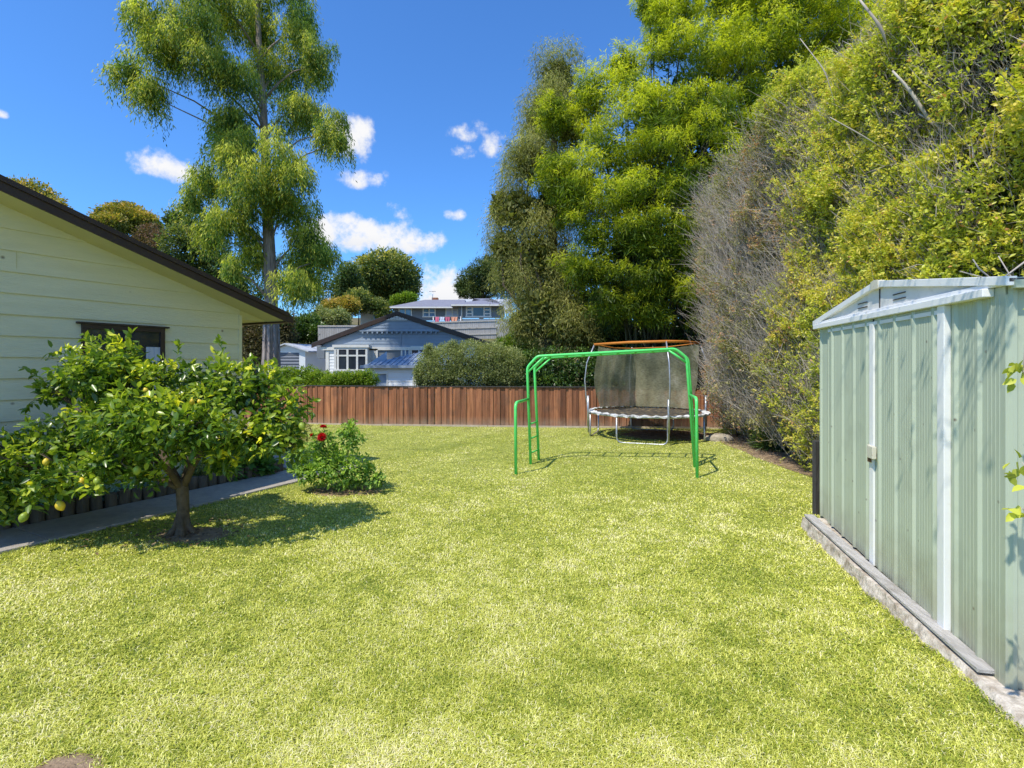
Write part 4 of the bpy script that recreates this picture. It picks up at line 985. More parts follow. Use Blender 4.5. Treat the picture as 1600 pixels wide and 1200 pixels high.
def lean_to():
    Yf, Yb = 20.5, 24.0; X = lambda px: (px - 800) / F * Yf
    x0, x1 = X(571), X(657); ze = EYE + (HY - 571.5) / F * Yf; zt = EYE + (HY - 549) / F * Yb
    root = empty('garden_outbuilding', ((x0 + x1) / 2, Yf, 0), 'small white outbuilding with blue grey ribbed roof in front of the gabled house', 'outbuilding')
    zb = -0.05
    m = MB(); dx0, dx1 = X(587), X(604); boards(m, dx1 + .06, x1, Yf, zb, ze - .05, .18); m.quad((x0, Yf, zb), (dx0 - .05, Yf, zb), (dx0 - .05, Yf, ze), (x0, Yf, ze)); zd = EYE + (HY - 582) / F * Yf
    m.quad((dx0 - .05, Yf, zd), (dx1 + .06, Yf, zd), (dx1 + .06, Yf, ze), (dx0 - .05, Yf, ze))
    m.poly([(x0, Yf, zb), (x0, Yf, ze), (x0, Yb, zt), (x0, Yb, zb)]); m.poly([(x1, Yf, zb), (x1, Yb, zb), (x1, Yb, zt), (x1, Yf, ze)]); m.build('wall', M['whitehouse'], root)
    m = MB(); m.box(dx0, dx1, Yf + .03, Yf + .06, zb, zd - .06); d = m.build('door', M['bluemetal'], root)
    m = MB(); m.box(dx0 - .05, dx0, Yf - .03, Yf + .07, zb, zd); m.box(dx1, dx1 + .06, Yf - .03, Yf + .07, zb, zd); m.box(dx0, dx1, Yf - .03, Yf + .07, zd - .06, zd); m.build('door_frame', M['white'], d)
    m = MB(); a0, a1 = x0 - .12, x1 + .15                     # ribbed roof sheet, eaves towards us, hipped left end
    lf, lb = (Yf - .15, ze - .02), (Yb, zt)
    w = (a1 - a0)
    m.hexa([(a0, lf[0], lf[1]), (a1, lf[0], lf[1]), (a1, lb[0], lb[1]), (a0 + 2.0, lb[0], lb[1]), (a0, lf[0], lf[1] + .03), (a1, lf[0], lf[1] + .03), (a1, lb[0], lb[1] + .03), (a0 + 2.0, lb[0], lb[1] + .03)])
    m.poly([(a0, lf[0], lf[1] + .028), (a0 + 2.0, lb[0], lb[1] + .028), (a0, lb[0] + .5, lf[1] + .028)])
    n = 12
    for i in range(n):
        x = a0 + .05 + (w - .1) * i / (n - 1); t0 = 0.0; xb = x; tb = min(1.0, (x - a0) / 2.0)
        p = Vector((x, lf[0], lf[1] + .03)); q = Vector((x, lf[0] + (lb[0] - lf[0]) * tb, lf[1] + .03 + (lb[1] - lf[1]) * tb))
        if (q - p).length > .2: m.obox(p - Vector((.02, 0, 0)), (.04, 0, 0), q - p, (0, 0, .035))
    m.build('roof', M['bluemetal'], root)
    m = MB(); m.box(a0 - .02, a1, lf[0] - .10, lf[0] - .003, lf[1] - .07, lf[1] + .04); m.build('gutter', M['bluemetal'], root)
    window(root, X(641) + .1, X(655), 0.15, ze - .12, Yf - .026, 2, 1, .07)
lean_to()

def garage():
    Y = 29.0; X = lambda px: (px - 800) / F * Y; Z = lambda py: EYE + (HY - py) / F * Y
    x0, x1 = X(424), X(477); xm = X(447); root = empty('white_garage', (xm, Y, 0), 'small white garage with grey roller door beside the tall trunk', 'garage')
    zb = -.1; ze = Z(548); za = Z(539); D = 6
    m = MB(); dx0, dx1, zd = X(430), X(467.5), Z(551)
    m.poly([(x0, Y, zb), (dx0, Y, zb), (dx0, Y, zd), (dx1, Y, zd), (dx1, Y, zb), (x1, Y, zb), (x1, Y, ze), (xm, Y, za), (x0, Y, ze)])
    m.quad((x1, Y, zb), (X(496) + 1.2, Y + 5, zb), (X(496) + 1.2, Y + 5, ze), (x1, Y, ze)); m.quad((x0, Y, zb), (x0, Y, ze), (x0, Y + D, ze), (x0, Y + D, zb)); m.build('wall', M['whitehouse'], root)
    m = MB(); n = 14
    for i in range(n):
        z = zb + (zd - zb) * i / n; h = (zd - zb) / n; m.quad((dx0, Y + .05, z), (dx1, Y + .05, z), (dx1, Y + .02, z + h * .5), (dx0, Y + .02, z + h * .5)); m.quad((dx0, Y + .02, z + h * .5), (dx1, Y + .02, z + h * .5), (dx1, Y + .05, z + h), (dx0, Y + .05, z + h))
    m.build('roller_door', M['rollerdoor'], root)
    m = MB()
    for a, b, sh in ((x0 - .25, xm, 0), (x1 + .25, xm, 1.6)):
        za_ = za + .03; lo = [(a, Y - .2, ze - .08), (b, Y - .2, za_), (b + sh, Y + D, za_), (a + sh, Y + D, ze - .08)]; m.hexa(lo + [(x, y, z + .07) for x, y, z in lo])
    m.build('roof', M['lightmetal'], root)
garage()

def hill_house():
    Y = 47.0; X = lambda px, yy=Y: (px - 800) / F * yy; Z = lambda py, yy=Y: EYE + (HY - py) / F * yy
    root = empty('hill_house', (X(700), Y, float(terrain_z(0, Y))), 'long grey house with white windows and low hip roof up on the hill', 'house')
    zb = Z(512); ze = Z(480); x0, x1 = X(616), X(772)
    m = MB(); boards(m, x0, X(718), Y, Z(501), ze, .3, .02); m.quad((x0, Y, zb), (x0, Y, ze), (x0, Y + 8, ze), (x0, Y + 8, zb))
    boards(m, X(716, 45.6), X(784, 45.6), 45.6, Z(497, 45.6), Z(476, 45.6), .3, .02); m.quad((X(716, 45.6), 45.6, zb), (X(716, 45.6), 45.6, ze), (X(716, 45.6), Y + 2, ze), (X(716, 45.6), Y + 2, zb)); m.quad((X(784, 45.6), 45.6, zb), (X(784, 45.6), Y + 8, zb), (X(784, 45.6), Y + 8, ze), (X(784, 45.6), 45.6, ze)); m.build('wall', M['greywall'], root)
    m = MB(); m.box(x0 - .05, X(716) - 0.02, Y - .05, Y + .1, zb, Z(502)); m.box(X(716, 45.6), X(784, 45.6), 45.55, 45.7, zb, Z(498, 45.6)); m.build('base_wall', M['white'], root)
    def hip(m, a0, a1, y0, y1, z0, z1, hl, hr, th=.12):
        yc = (y0 + y1) / 2; A = [(a0, y0, z0), (a1, y0, z0), (a1, y1, z0), (a0, y1, z0)]; r0, r1 = (a0 + hl, yc, z1), (a1 - hr, yc, z1)
        m.quad(A[0], A[1], r1, r0); m.quad(A[2], A[3], r0, r1); m.poly([A[1], A[2], r1]); m.poly([A[3], A[0], r0])
        B = [(x, y, z - th) for x, y, z in A]
        for i in range(4): j = (i + 1) % 4; m.quad(B[i], B[j], A[j], A[i])
        m.poly(B[::-1])
    m = MB(); hip(m, X(608, 46.3), X(726, 46.3), 46.3, 56, Z(479, 46.3), Z(468, 51), 2.4, 0.4); hip(m, X(704, 44.9), X(786, 44.9), 44.9, 56, Z(475.5, 44.9), Z(466.5, 50.5), 3.4, 3.0); m.build('roof', M['greyroof'], root)
    m = MB(); a0, a1, yy = X(696, 57), X(800, 57), 57; m.poly([(a0, yy - .5, Z(471, yy)), (a1, yy - .5, Z(471, yy)), (a1, yy + 3, Z(462, yy)), (a0 + 1.5, yy + 3, Z(462, yy))]); m.quad((a0, yy - .5, Z(490, yy)), (a1, yy - .5, Z(490, yy)), (a1, yy - .5, Z(471, yy)), (a0, yy - .5, Z(471, yy))); m.build('rear_roof', M['lightmetal'], root)
    m = MB(); m.box(X(610, 46.3), X(708, 46.3), 46.2, 46.3 - .003, Z(481.5, 46.3), Z(479.4, 46.3)); m.box(X(705, 44.9), X(785, 44.9), 44.8, 44.897, Z(478, 44.9), Z(475.8, 44.9)); m.tube([(X(721.5, 45.5), 45.48, Z(478, 45.5)), (X(721.5, 45.5), 45.48, Z(502, 45.5))], .06, 6); m.build('gutter', M['white'], root)
    window(root, X(623), X(644), Z(497), Z(481.5), Y - .02, 2, 1, .10, 'blueglass')
    window(root, X(660.5), X(681), Z(496), Z(481), Y - .02, 2, 2, .11, 'blueglass')
    window(root, X(696), X(716), Z(495), Z(480.5), Y - .02, widths=[.55, .45], fw=.12, mat='curtain')
    window(root, X(728, 45.6), X(767.5, 45.6), Z(496, 45.6), Z(478.6, 45.6), 45.58, widths=[.26, .46, .28], rows_at=[3, 1, 3], fw=.13)
    m = MB(); xc, yc = X(680, 52), 52; m.box(xc - .3, xc + .3, yc - .3, yc + .3, Z(470, 52), Z(465.5, 52)); m.build('chimney', M['fence'], root)
    m = MB(); xa, ya = X(676, 51), 51; m.tube([(xa, ya, Z(471, 51)), (xa, ya, Z(455, 51))], .03, 6); m.tube([(xa - .35, ya, Z(455.3, 51)), (xa + .3, ya, Z(455.3, 51))], .025, 5)
    for i in range(5): m.tube([(xa - .3 + .14 * i, ya - .2, Z(455.3, 51)), (xa - .3 + .14 * i, ya + .2, Z(455.3, 51))], .015, 4)
    m.build('aerial', M['steel'], root)
hill_house()

# washing on a line in front of the hill house
Yl = 43.5; X = lambda px: (px - 800) / F * Yl; Z = lambda py: EYE + (HY - py) / F * Yl
root = empty('clothes_line', (X(700), Yl, 0), 'wire clothes line with a post at each end below the hill house', 'clothes line')
m = MB(); m.tube([(X(677), Yl, Z(495)), (X(698), Yl, Z(495.5)), (X(720), Yl, Z(494.8))], .012, 5); m.build('wire', M['steel'], root)
for px in (677, 720): m = MB(); m.tube([(X(px), Yl, Z(520)), (X(px), Yl, Z(494))], .04, 6); m.build('post', M['steel'], root)
for (a, b, bot, mt, lab) in ((680, 686, 503, 'towel_pink', 'bright pink towel on the line, at its left end'), (687, 694.3, 501, 'towel_white', 'white towel hanging on the line between two pink ones'), (695.5, 703, 502.5, 'towel_rose', 'deep rose towel on the line, right of the white one'), (705, 715, 502, 'towel_peach', 'peach orange towel on the line, at its right end')):
    m = MB(); n = 8
    for i in range(n):
        x0, x1 = X(a) + (X(b) - X(a)) * i / n, X(a) + (X(b) - X(a)) * (i + 1) / n; d0, d1 = .05 * math.sin(i * 1.7), .05 * math.sin((i + 1) * 1.7)
        m.quad((x0, Yl - .03 + d0, Z(bot)), (x1, Yl - .03 + d1, Z(bot)), (x1, Yl - .03, Z(495.2)), (x0, Yl - .03, Z(495.2)))
    tag(m.build('towel', M[mt]), lab, 'towel', 'towels drying on the clothes line')

def plain_fence(label, p0, p1, h, mat='palegreywood', rails=(0.35, 0.8), step=0.16, front_rails=True):
    p0, p1 = Vector(p0), Vector(p1); d = p1 - p0; L = d.length; u = d.normalized(); nrm = Vector((u.y, -u.x, 0)).normalized()
    root = empty('hillside_fence', p0, label, 'fence', 'grey paling fences on the hillside')
    m = MB(); n = max(2, int(L / step))
    for i in range(n): m.obox(p0 + u * (i * L / n), u * (L / n - 0.012), nrm * .02, (0, 0, h + random.uniform(-.03, .03)), random.random())
    m.build('palings', M[mat], root); m = MB()
    for r in rails: m.obox(p0 + nrm * 0.021 + Vector((0, 0, h * r)), d, nrm * .05, (0, 0, .10))
    m.build('rails', M['greywood'], root)
plain_fence('grey paling fence with two long rails below the hill house', W(672, 533, 40), W(776, 530, 40), 1.42, rails=(.27, .62, .985))
plain_fence('short pale grey fence corner beside the feathery olive tree', W(777, 527, 38), W(812, 529, 38), 1.35, rails=())
plain_fence('dark grey fence on the slope left of the gabled house', W(497, 532, 36), W(572, 532, 36), 1.0, rails=(.96,))
# little white building glimpsed through the trees
m = MB(); a = W(563, 512, 48); b = W(584, 481, 48); root = empty('white_shed', (a[0], 48, a[2]), 'small white shed glimpsed among the shrubs on the hill', 'shed')
m.box(a[0], b[0], 48, 50, a[2] - .8, b[2]); m.build('wall', M['whitehouse'], root); m = MB(); m.hexa([(a[0] - .2, 47.8, b[2] + .003), (b[0] + .2, 47.8, b[2] + .003), (b[0] + .2, 50.2, b[2] + .25), (a[0] - .2, 50.2, b[2] + .25), (a[0] - .2, 47.8, b[2] + .08), (b[0] + .2, 47.8, b[2] + .08), (b[0] + .2, 50.2, b[2] + .33), (a[0] - .2, 50.2, b[2] + .33)]); m.build('roof', M['lightmetal'], root)

# ------------------------------------------------------------------ vegetation
def tree_root(name, px, Y, label, cat, group=None, z=None):
    x = (px - 800) / F * Y
    zz = float(terrain_z(np.array(x), np.array(Y))) if z is None else z
    return empty(name, (x, Y, zz), label, cat, group), Vector((x, Y, zz))

# --- tall conifer with hanging sprays
def tall_conifer():
    Y = 20.0
    root, b = tree_root('tall_conifer', 423, Y, 'very tall conifer with drooping feathery sprays and bare grey trunk', 'tree')
    m = MB(); k = Y / F
    pts = [(423, 600, 13.5), (424, 560, 12.2), (424, 480, 11.4), (422, 420, 11), (418, 330, 9.2), (415, 250, 7.6), (411, 160, 6.2), (405, 80, 5), (402, 0, 4), (400, -90, 2.6), (399, -170, 1)]
    P = [Vector(W(p[0], p[1], Y)) for p in pts]; P[0].z = b.z - 0.2
    m.tube(P, [p[2] * k * 0.85 for p in pts], 18)
    # buttress ridges at the foot
    for i in range(9):
        a = 2 * math.pi * i / 9; r = 0.30; m.tube([P[0] + Vector((math.cos(a) * r * 1.25, math.sin(a) * r * 1.25, 0)), P[1] + Vector((math.cos(a) * r * .93, math.sin(a) * r * .93, 0)), P[2] + Vector((math.cos(a) * r * .80, math.sin(a) * r * .80, 0))], [0.10, .06, .03], 6)
    lob = [(230, 30, 42, 40, -2.4), (200, 112, 26, 36, -2.4), (232, 148, 34, 34, -2.4), (262, 85, 40, 45, -2.4), (305, 55, 52, 55, -2.4), (338, 10, 55, 50), (400, 30, 55, 50), (468, 55, 38, 50), (497, 100, 26, 36), (440, 125, 55, 48), (362, 118, 48, 50),
           (372, 195, 50, 34), (352, 232, 55, 42), (462, 178, 44, 38), (508, 206, 30, 36), (532, 222, 12, 28), (448, 262, 52, 46), (398, 300, 55, 48), (322, 290, 34, 34), (300, 318, 18, 26), (360, 345, 46, 42), (448, 335, 52, 46),
           (482, 378, 34, 42), (402, 395, 46, 42), (482, 428, 36, 38), (455, 448, 34, 30), (362, 425, 20, 22), (505, 405, 20, 22), (330, 372, 22, 26),
           (290, -50, 60, 50, -2.4), (380, -60, 60, 55), (450, -40, 45, 50), (400, -120, 40, 50), (410, -190, 25, 50)]
    lobes = lobes_px(lob, Y, 1.5, 1.7, 0.88)
    for l in lobes:
        c = Vector(l[:3]); t = min(max((c.z - 0.18 * (c - Vector((P[4].x, Y, c.z))).length - 1.0), 4), 24)
        # attach to trunk a bit below the lobe
        zz = t; q = None
        for i in range(len(P) - 1):
            if P[i].z <= zz <= P[i + 1].z: q = P[i].lerp(P[i + 1], (zz - P[i].z) / (P[i + 1].z - P[i].z))
        if q is None: q = P[-3]
        mid = q.lerp(c, .55) + Vector((0, 0, 0.35)); m.tube([q, q.lerp(mid, .5) + Vector((0, 0, .1)), mid, c], 0.055, 7, 0.012)
    m.build('trunk', M['bark'], root)
    parts = []
    sub = sublobes(lobes, 10, 0.36, 0.30, 0.98, 0.75)
    A, o = shell(sub, 15000, 0.50, 1.05, 0.45); n = len(A)
    tone = 0.60 + 0.36 * o[:, 2] + rng.normal(size=n) * 0.13 - 0.08 * o[:, 0]  # upper and left sprays toned lighter, sunlight put into the leaf colour
    parts.append(strands(A + np.array([0, 0, .25]), o, rng.uniform(0.30, 1.0, n), 13, 0.16, 0.031, tone, 0.8, 0.40, 0.95, 0.50))
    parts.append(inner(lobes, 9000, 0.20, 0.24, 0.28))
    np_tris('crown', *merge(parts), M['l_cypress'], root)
tall_conifer()

# --- feathery olive tree
def feathery_tree():
    Y = 16.8
    root, b = tree_root('feathery_tree', 858, Y, 'tall feathery olive green tree with fine hanging foliage behind the fence', 'tree')
    lob = [(872, 125, 36, 40, .5), (848, 185, 44, 48, .3), (890, 190, 50, 60, .6), (828, 255, 46, 52), (808, 330, 40, 56), (782, 325, 18, 34), (790, 385, 26, 34), (800, 430, 34, 44), (838, 400, 50, 60, -.3), (845, 475, 50, 46, -.5), (882, 515, 56, 38, -.6),
           (822, 505, 34, 38, -.2), (862, 325, 60, 60, .3), (878, 430, 62, 60, .1), (905, 300, 60, 60, .5), (920, 480, 60, 50, .3)]
    lobes = lobes_px(lob, Y, 1.2, 0.5, 0.93)
    m = MB(); m.tube([b, b + Vector((0, 0, 3)), b + Vector((.1, 0, 6)), b + Vector((.2, .2, 10)), Vector(lobes[0][:3])], 0.28, 10, 0.04)
    limbs(m, b + Vector((0, 0, 2.5)), lobes[3:12], 0.07); m.build('trunk', M['darkbark'], root)
    A, o = shell(sublobes(lobes, 8, 0.36, 0.5, 1.0, 1.0), 8500, 0.45, 1.05, 0.5); n = len(A)
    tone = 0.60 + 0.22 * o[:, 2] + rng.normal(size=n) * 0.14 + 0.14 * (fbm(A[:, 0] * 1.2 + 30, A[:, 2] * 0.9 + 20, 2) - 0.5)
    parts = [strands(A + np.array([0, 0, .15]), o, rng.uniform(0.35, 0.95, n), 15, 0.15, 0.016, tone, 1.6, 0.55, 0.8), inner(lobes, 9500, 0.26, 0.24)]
    np_tris('crown', *merge(parts), M['l_olive'], root)
feathery_tree()

# --- bamboo
def bamboo():
    Y = 14.6
    root, b = tree_root('bamboo_clump', 1050, Y, 'towering bright yellow green bamboo clump behind the trampoline', 'bamboo', z=-0.02)
    lob = [(868, 182, 42, 34, 1), (925, 148, 52, 44, 1), (975, 110, 36, 40, 1), (1000, 150, 60, 54, .5), (1035, 78, 55, 60, 1), (1100, 85, 75, 66, .4), (1180, 70, 75, 66, .3), (1052, 20, 58, 40, 1), (1135, 0, 78, 50, .8), (1230, 20, 70, 60, .6), (1015, 15, 30, 30, 1),
           (948, 232, 66, 58, .2), (1032, 205, 70, 66, -.3), (1120, 185, 70, 66, -.3), (1200, 160, 60, 60, 0), (868, 262, 46, 34, .2), (892, 305, 56, 44, -.2), (975, 300, 66, 56, -.5), (1062, 290, 70, 58, -.6), (1002, 372, 66, 52, -.7), (930, 365, 46, 46, -.3),
           (1058, 385, 50, 50, -.8), (940, 430, 46, 40, -.2), (1012, 440, 56, 44, -.5), (1085, 440, 44, 50, -.7), (1140, 300, 60, 70, -.3), (1150, 400, 50, 60, 0), (960, 480, 46, 34, -.3), (1020, 492, 40, 30, -.5), (905, 420, 40, 40, -.4), (1110, 490, 40, 36, -.5), (1090, -70, 90, 60, .9), (1190, -60, 90, 70, .9), (1280, -40, 90, 80, .8), (1270, 90, 60, 70, .8), (1340, 20, 80, 70, .2), (1330, 110, 60, 60, 0), (1270, 170, 60, 60, 0), (1120, 120, 70, 60, 1.6), (1210, 90, 70, 70, 1.6), (1160, 20, 80, 60, 1.8), (1270, 10, 90, 70, 1.6), (1340, 80, 80, 70, 1.2), (1220, 200, 60, 60, .8), (1400, -60, 90, 80, 0), (1215, 235, 50, 50, 0)]
    lobes = lobes_px(lob, Y, 1.1, 0.0, 0.95)
    m = MB()
    for i in range(46):
        l = random.choice(lobes); bx = b + Vector((random.uniform(-1.2, 1.6), random.uniform(-0.35, 1.2), 0)); c = Vector(l[:3])
        mid = bx.lerp(c, 0.5) + Vector((0, 0, c.z * 0.16)); m.tube([bx, bx.lerp(mid, .55) + Vector((0, 0, .3)), mid, mid.lerp(c, .6) + Vector((0, 0, c.z * .03)), c], 0.035, 6, 0.010)
    m.build('culms', M['culm'], root)
    A, o = shell(sublobes(lobes, 14, 0.30, 0.45, 1.02, 0.9), 25000, 0.45, 1.06, 0.55); n = len(A)
    broad = fbm(A[:, 0] * 0.8 + 5, A[:, 2] * 0.8 + 11, 3)
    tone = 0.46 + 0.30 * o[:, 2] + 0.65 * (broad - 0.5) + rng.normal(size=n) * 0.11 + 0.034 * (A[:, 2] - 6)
    per = 9; Pl = np.repeat(A, per, 0) + rdir(n * per) * (0.14 * rng.random(n * per) ** 0.5)[:, None]
    D = unit(np.repeat(unit(o * np.array([1, 1, .3]) + rdir(n) * .8), per, 0) * 0.6 + rdir(n * per) * 0.6 + np.array([0, 0, -0.42]))
    N = n * per
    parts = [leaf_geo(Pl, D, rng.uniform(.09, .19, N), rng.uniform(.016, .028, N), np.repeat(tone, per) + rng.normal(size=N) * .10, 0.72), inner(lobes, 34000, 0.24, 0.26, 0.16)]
    # a few wispy tips above the outline
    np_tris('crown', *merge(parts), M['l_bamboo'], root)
bamboo()

# --- tall hedge on the right boundary: three neighbouring shrubs
def hedge_surf(y, z):
    """x of the hedge face"""
    base = 4.55 + 0.05 * (9 - y).clip(0, 20) + 0.20 * (np.clip(y - 10.2, 0, 3)) ** 2 * 0.35
    bulge = 1.0 * (fbm(y * 0.55 + 3, z * 0.45 + 7, 3) - 0.5) + 0.55 * (fbm(y * 1.9 + 31, z * 1.7 + 5, 2) - 0.5) + 0.30 * (fbm(y * 5 + 11, z * 5 + 3, 2) - 0.5)
    lean = 0.35 * np.clip((1.2 - z) / 1.2, 0, 1) ** 1.5          # recedes at the foot
    toplean = 0.05 * np.clip(z - 4.6, 0, 6) ** 1.5
    return base + bulge + lean + toplean

def hedge_part(name, label, cat, y0, y1, ztop, nros, ntwig, mat, leafL, tone0, twig_len, sparse, seedn, rosette=6, end_face=False, zmin=0.12, inner_n=9000):
    ym = (y0 + y1) / 2
    root = empty(name, (5.2, ym, 0), label, cat)
    n = nros
    nc = n // 16; yc = rng.uniform(y0, y1, nc); zc = zmin + (ztop - zmin) * rng.random(nc) ** 0.92; dc = rng.exponential(0.22, nc).clip(0, 1.0) - 0.12; tc_ = rng.normal(size=nc) * .12
    kc = rng.integers(0, nc, n); jit = rng.normal(size=(n, 3)) * 0.075
    y = yc[kc] + jit[:, 0]; z = zc[kc] + jit[:, 1] * 1.2
    zt = ztop - 0.9 * fbm(y * 0.9 + 60, y * 0 + 4, 2); keep = z < zt
    dens = np.clip(0.35 + 1.5 * (fbm(y * 0.9 + 13, z * 0.9 + 29, 3) - 0.28 - sparse), 0.05, 1) * np.clip(0.35 + z / 2.2, 0, 1)
    keep &= rng.random(n) < dens
    kc, jit = kc[keep], jit[keep]; y, z = y[keep], z[keep]; n = len(y)
    dep = dc[kc] + jit[:, 2]; tcl = tc_[kc] - 1.2 * jit[:, 2] + 0.9 * jit[:, 1]
    x = hedge_surf(y, z) + dep
    # top shoulder: leaves over the top surface as well
    nt = n // 6; yt = rng.uniform(y0, y1, nt); xt = hedge_surf(yt, np.full(nt, ztop)) + rng.random(nt) * 2.2; z_t = ztop - 0.9 * fbm(yt * .9 + 60, yt * 0 + 4, 2) - 0.1 + rng.normal(size=nt) * 0.15
    x = np.concatenate([x, xt]); y = np.concatenate([y, yt]); z = np.concatenate([z, z_t]); dep = np.concatenate([dep, np.zeros(nt)]); tcl = np.concatenate([tcl, np.zeros(nt)]); n += nt
    if end_face:
        ne = n // 5; ze = zmin + (ztop - zmin - .6) * rng.random(ne); xe = hedge_surf(np.full(ne, y1), ze) + rng.random(ne) * 2.0; ye = y1 - 0.1 + rng.normal(size=ne) * .18
        x = np.concatenate([x, xe]); y = np.concatenate([y, ye]); z = np.concatenate([z, ze]); dep = np.concatenate([dep, np.zeros(ne)]); tcl = np.concatenate([tcl, np.zeros(ne)]); n += ne
    A = np.stack([x, y, z], 1); o = unit(np.stack([-np.ones(n), -0.25 + rng.normal(size=n) * .5, 0.35 + rng.normal(size=n) * .5], 1))
    tone = tone0 - 0.40 * dep + tcl + rng.normal(size=n) * 0.07 + 0.7 * (fbm(y * 1.3 + 2, z * 1.3 + 2, 3) - 0.5)  # shading by depth is put into the leaf tones
    R = rosette; Pl = np.repeat(A, R, 0) + rdir(n * R) * 0.02 + np.repeat(o, R, 0) * rng.uniform(-.05, .03, n * R)[:, None]
    D = unit(np.repeat(o, R, 0) * 0.75 + rdir(n * R) * 0.85); N = n * R
    t = np.repeat(tone, R) + rng.normal(size=N) * .08; t = np.where(rng.random(N) < 0.012, 1.0, np.minimum(t, 0.93))
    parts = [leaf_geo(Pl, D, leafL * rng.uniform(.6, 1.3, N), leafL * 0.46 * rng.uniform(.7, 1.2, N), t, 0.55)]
    # leaves deep in the hedge, their shade put into a dark tone
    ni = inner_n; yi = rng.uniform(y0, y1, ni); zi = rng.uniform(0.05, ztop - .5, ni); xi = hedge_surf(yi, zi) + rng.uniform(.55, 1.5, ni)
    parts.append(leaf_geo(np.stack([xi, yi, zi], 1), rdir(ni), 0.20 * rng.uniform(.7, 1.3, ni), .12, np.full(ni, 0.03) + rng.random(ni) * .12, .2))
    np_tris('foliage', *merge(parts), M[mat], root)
    # bare grey twigs
    n = ntwig; y = rng.uniform(y0, y1, n); z = 0.1 + (ztop - 0.9) * rng.random(n); dep = rng.uniform(-.16, .25, n)
    x = hedge_surf(y, z) + dep; P0 = np.stack([x + rng.uniform(.05, .35, n), y, z], 1)
    d = unit(np.stack([rng.normal(-.32, .28, n), rng.normal(0, .30, n) + 0.15, rng.normal(1.0, .35, n)], 1)); Ln = (twig_len * rng.uniform(.35, 1.3, n))[:, None]
    P1 = P0 + d * Ln * .5 + rdir(n) * Ln * .12; P2 = P0 + d * Ln + rdir(n) * Ln * .14
    tw = [twig_geo(P0, P1, P2, rng.uniform(.002, .0058, n))]
    k = n // 2                      # side twigs
    s = rng.integers(0, n, k); Q0 = P1[s]; d2 = unit(d[s] + rdir(k) * .9); L2 = Ln[s] * .5; tw.append(twig_geo(Q0, Q0 + d2 * L2 * .5 + rdir(k) * L2 * .05, Q0 + d2 * L2, rng.uniform(.0015, .0035, k)))
    np_tris('twigs', *merge(tw), M['twig'], root)
    m = MB()
    for i in range(int((y1 - y0) * 3)):
        yy = random.uniform(y0, y1); xx = float(hedge_surf(np.array([yy]), np.array([1.0]))[0]) + random.uniform(.3, .9)
        m.tube([(xx + .2, yy, -.05), (xx + random.uniform(-.1, .2), yy + random.uniform(-.2, .2), ztop * .35), (xx + random.uniform(-.2, .4), yy + random.uniform(-.4, .4), ztop * .8)], .04, 6, .012)
    m.build('stem', M['darkbark'], root)
    return root
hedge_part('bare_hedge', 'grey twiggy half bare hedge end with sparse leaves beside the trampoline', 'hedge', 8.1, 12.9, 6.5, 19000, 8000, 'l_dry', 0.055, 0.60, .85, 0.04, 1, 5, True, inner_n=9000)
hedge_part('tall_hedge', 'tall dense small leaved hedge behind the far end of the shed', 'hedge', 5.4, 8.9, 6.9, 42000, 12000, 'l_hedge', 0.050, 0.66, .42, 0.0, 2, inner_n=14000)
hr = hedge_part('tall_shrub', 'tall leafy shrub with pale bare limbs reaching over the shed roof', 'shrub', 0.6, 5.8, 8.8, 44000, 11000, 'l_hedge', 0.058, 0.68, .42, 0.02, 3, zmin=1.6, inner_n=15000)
for pts, r in (([(1340, 0), (1375, 45), (1395, 70)], .030), ([(1395, 110), (1420, 140), (1445, 178), (1462, 200)], .030), ([(1440, 175), (1470, 195), (1500, 215)], .022), ([(1540, -10), (1575, 30), (1620, 55)], .030), 
               ([(1640, 400), (1560, 385), (1500, 400), (1420, 418)], .018), ([(1650, 380), (1590, 360), (1530, 372), (1460, 395), (1390, 380)], .014), ([(1620, 430), (1560, 418), (1480, 428), (1420, 425)], .016),
               ([(1480, 300), (1510, 345), (1545, 372), (1600, 400)], .016), ([(1300, 180), (1345, 215), (1400, 240)], .012), ([(1250, 60), (1290, 110), (1310, 170)], .012), ([(1500, 150), (1490, 190), (1470, 240), (1490, 290)], .02), ([(1600, 190), (1540, 230), (1500, 260)], .012)):
    m = MB(); y = 6.0; r *= .62; Q = [Vector(W(px, py, y * (1 - .10 * (px - 1300) / 300))) for px, py in pts]
    off = Vector((-0.0, random.uniform(-.1, .1), 0)); Q = [q * 1 + off + Vector((0, random.uniform(-.05, .05), 0)) for q in Q]; Qs = path_round(Q, .12); m.tube(Qs, [r * (.18 + .82 * math.sin(math.pi * min(1, .08 + .95 * i / (len(Qs) - 1))) ** .6) if 0 <= i else r for i in range(len(Qs))], 7); m.build('bare_limb', M['twig'], hr)

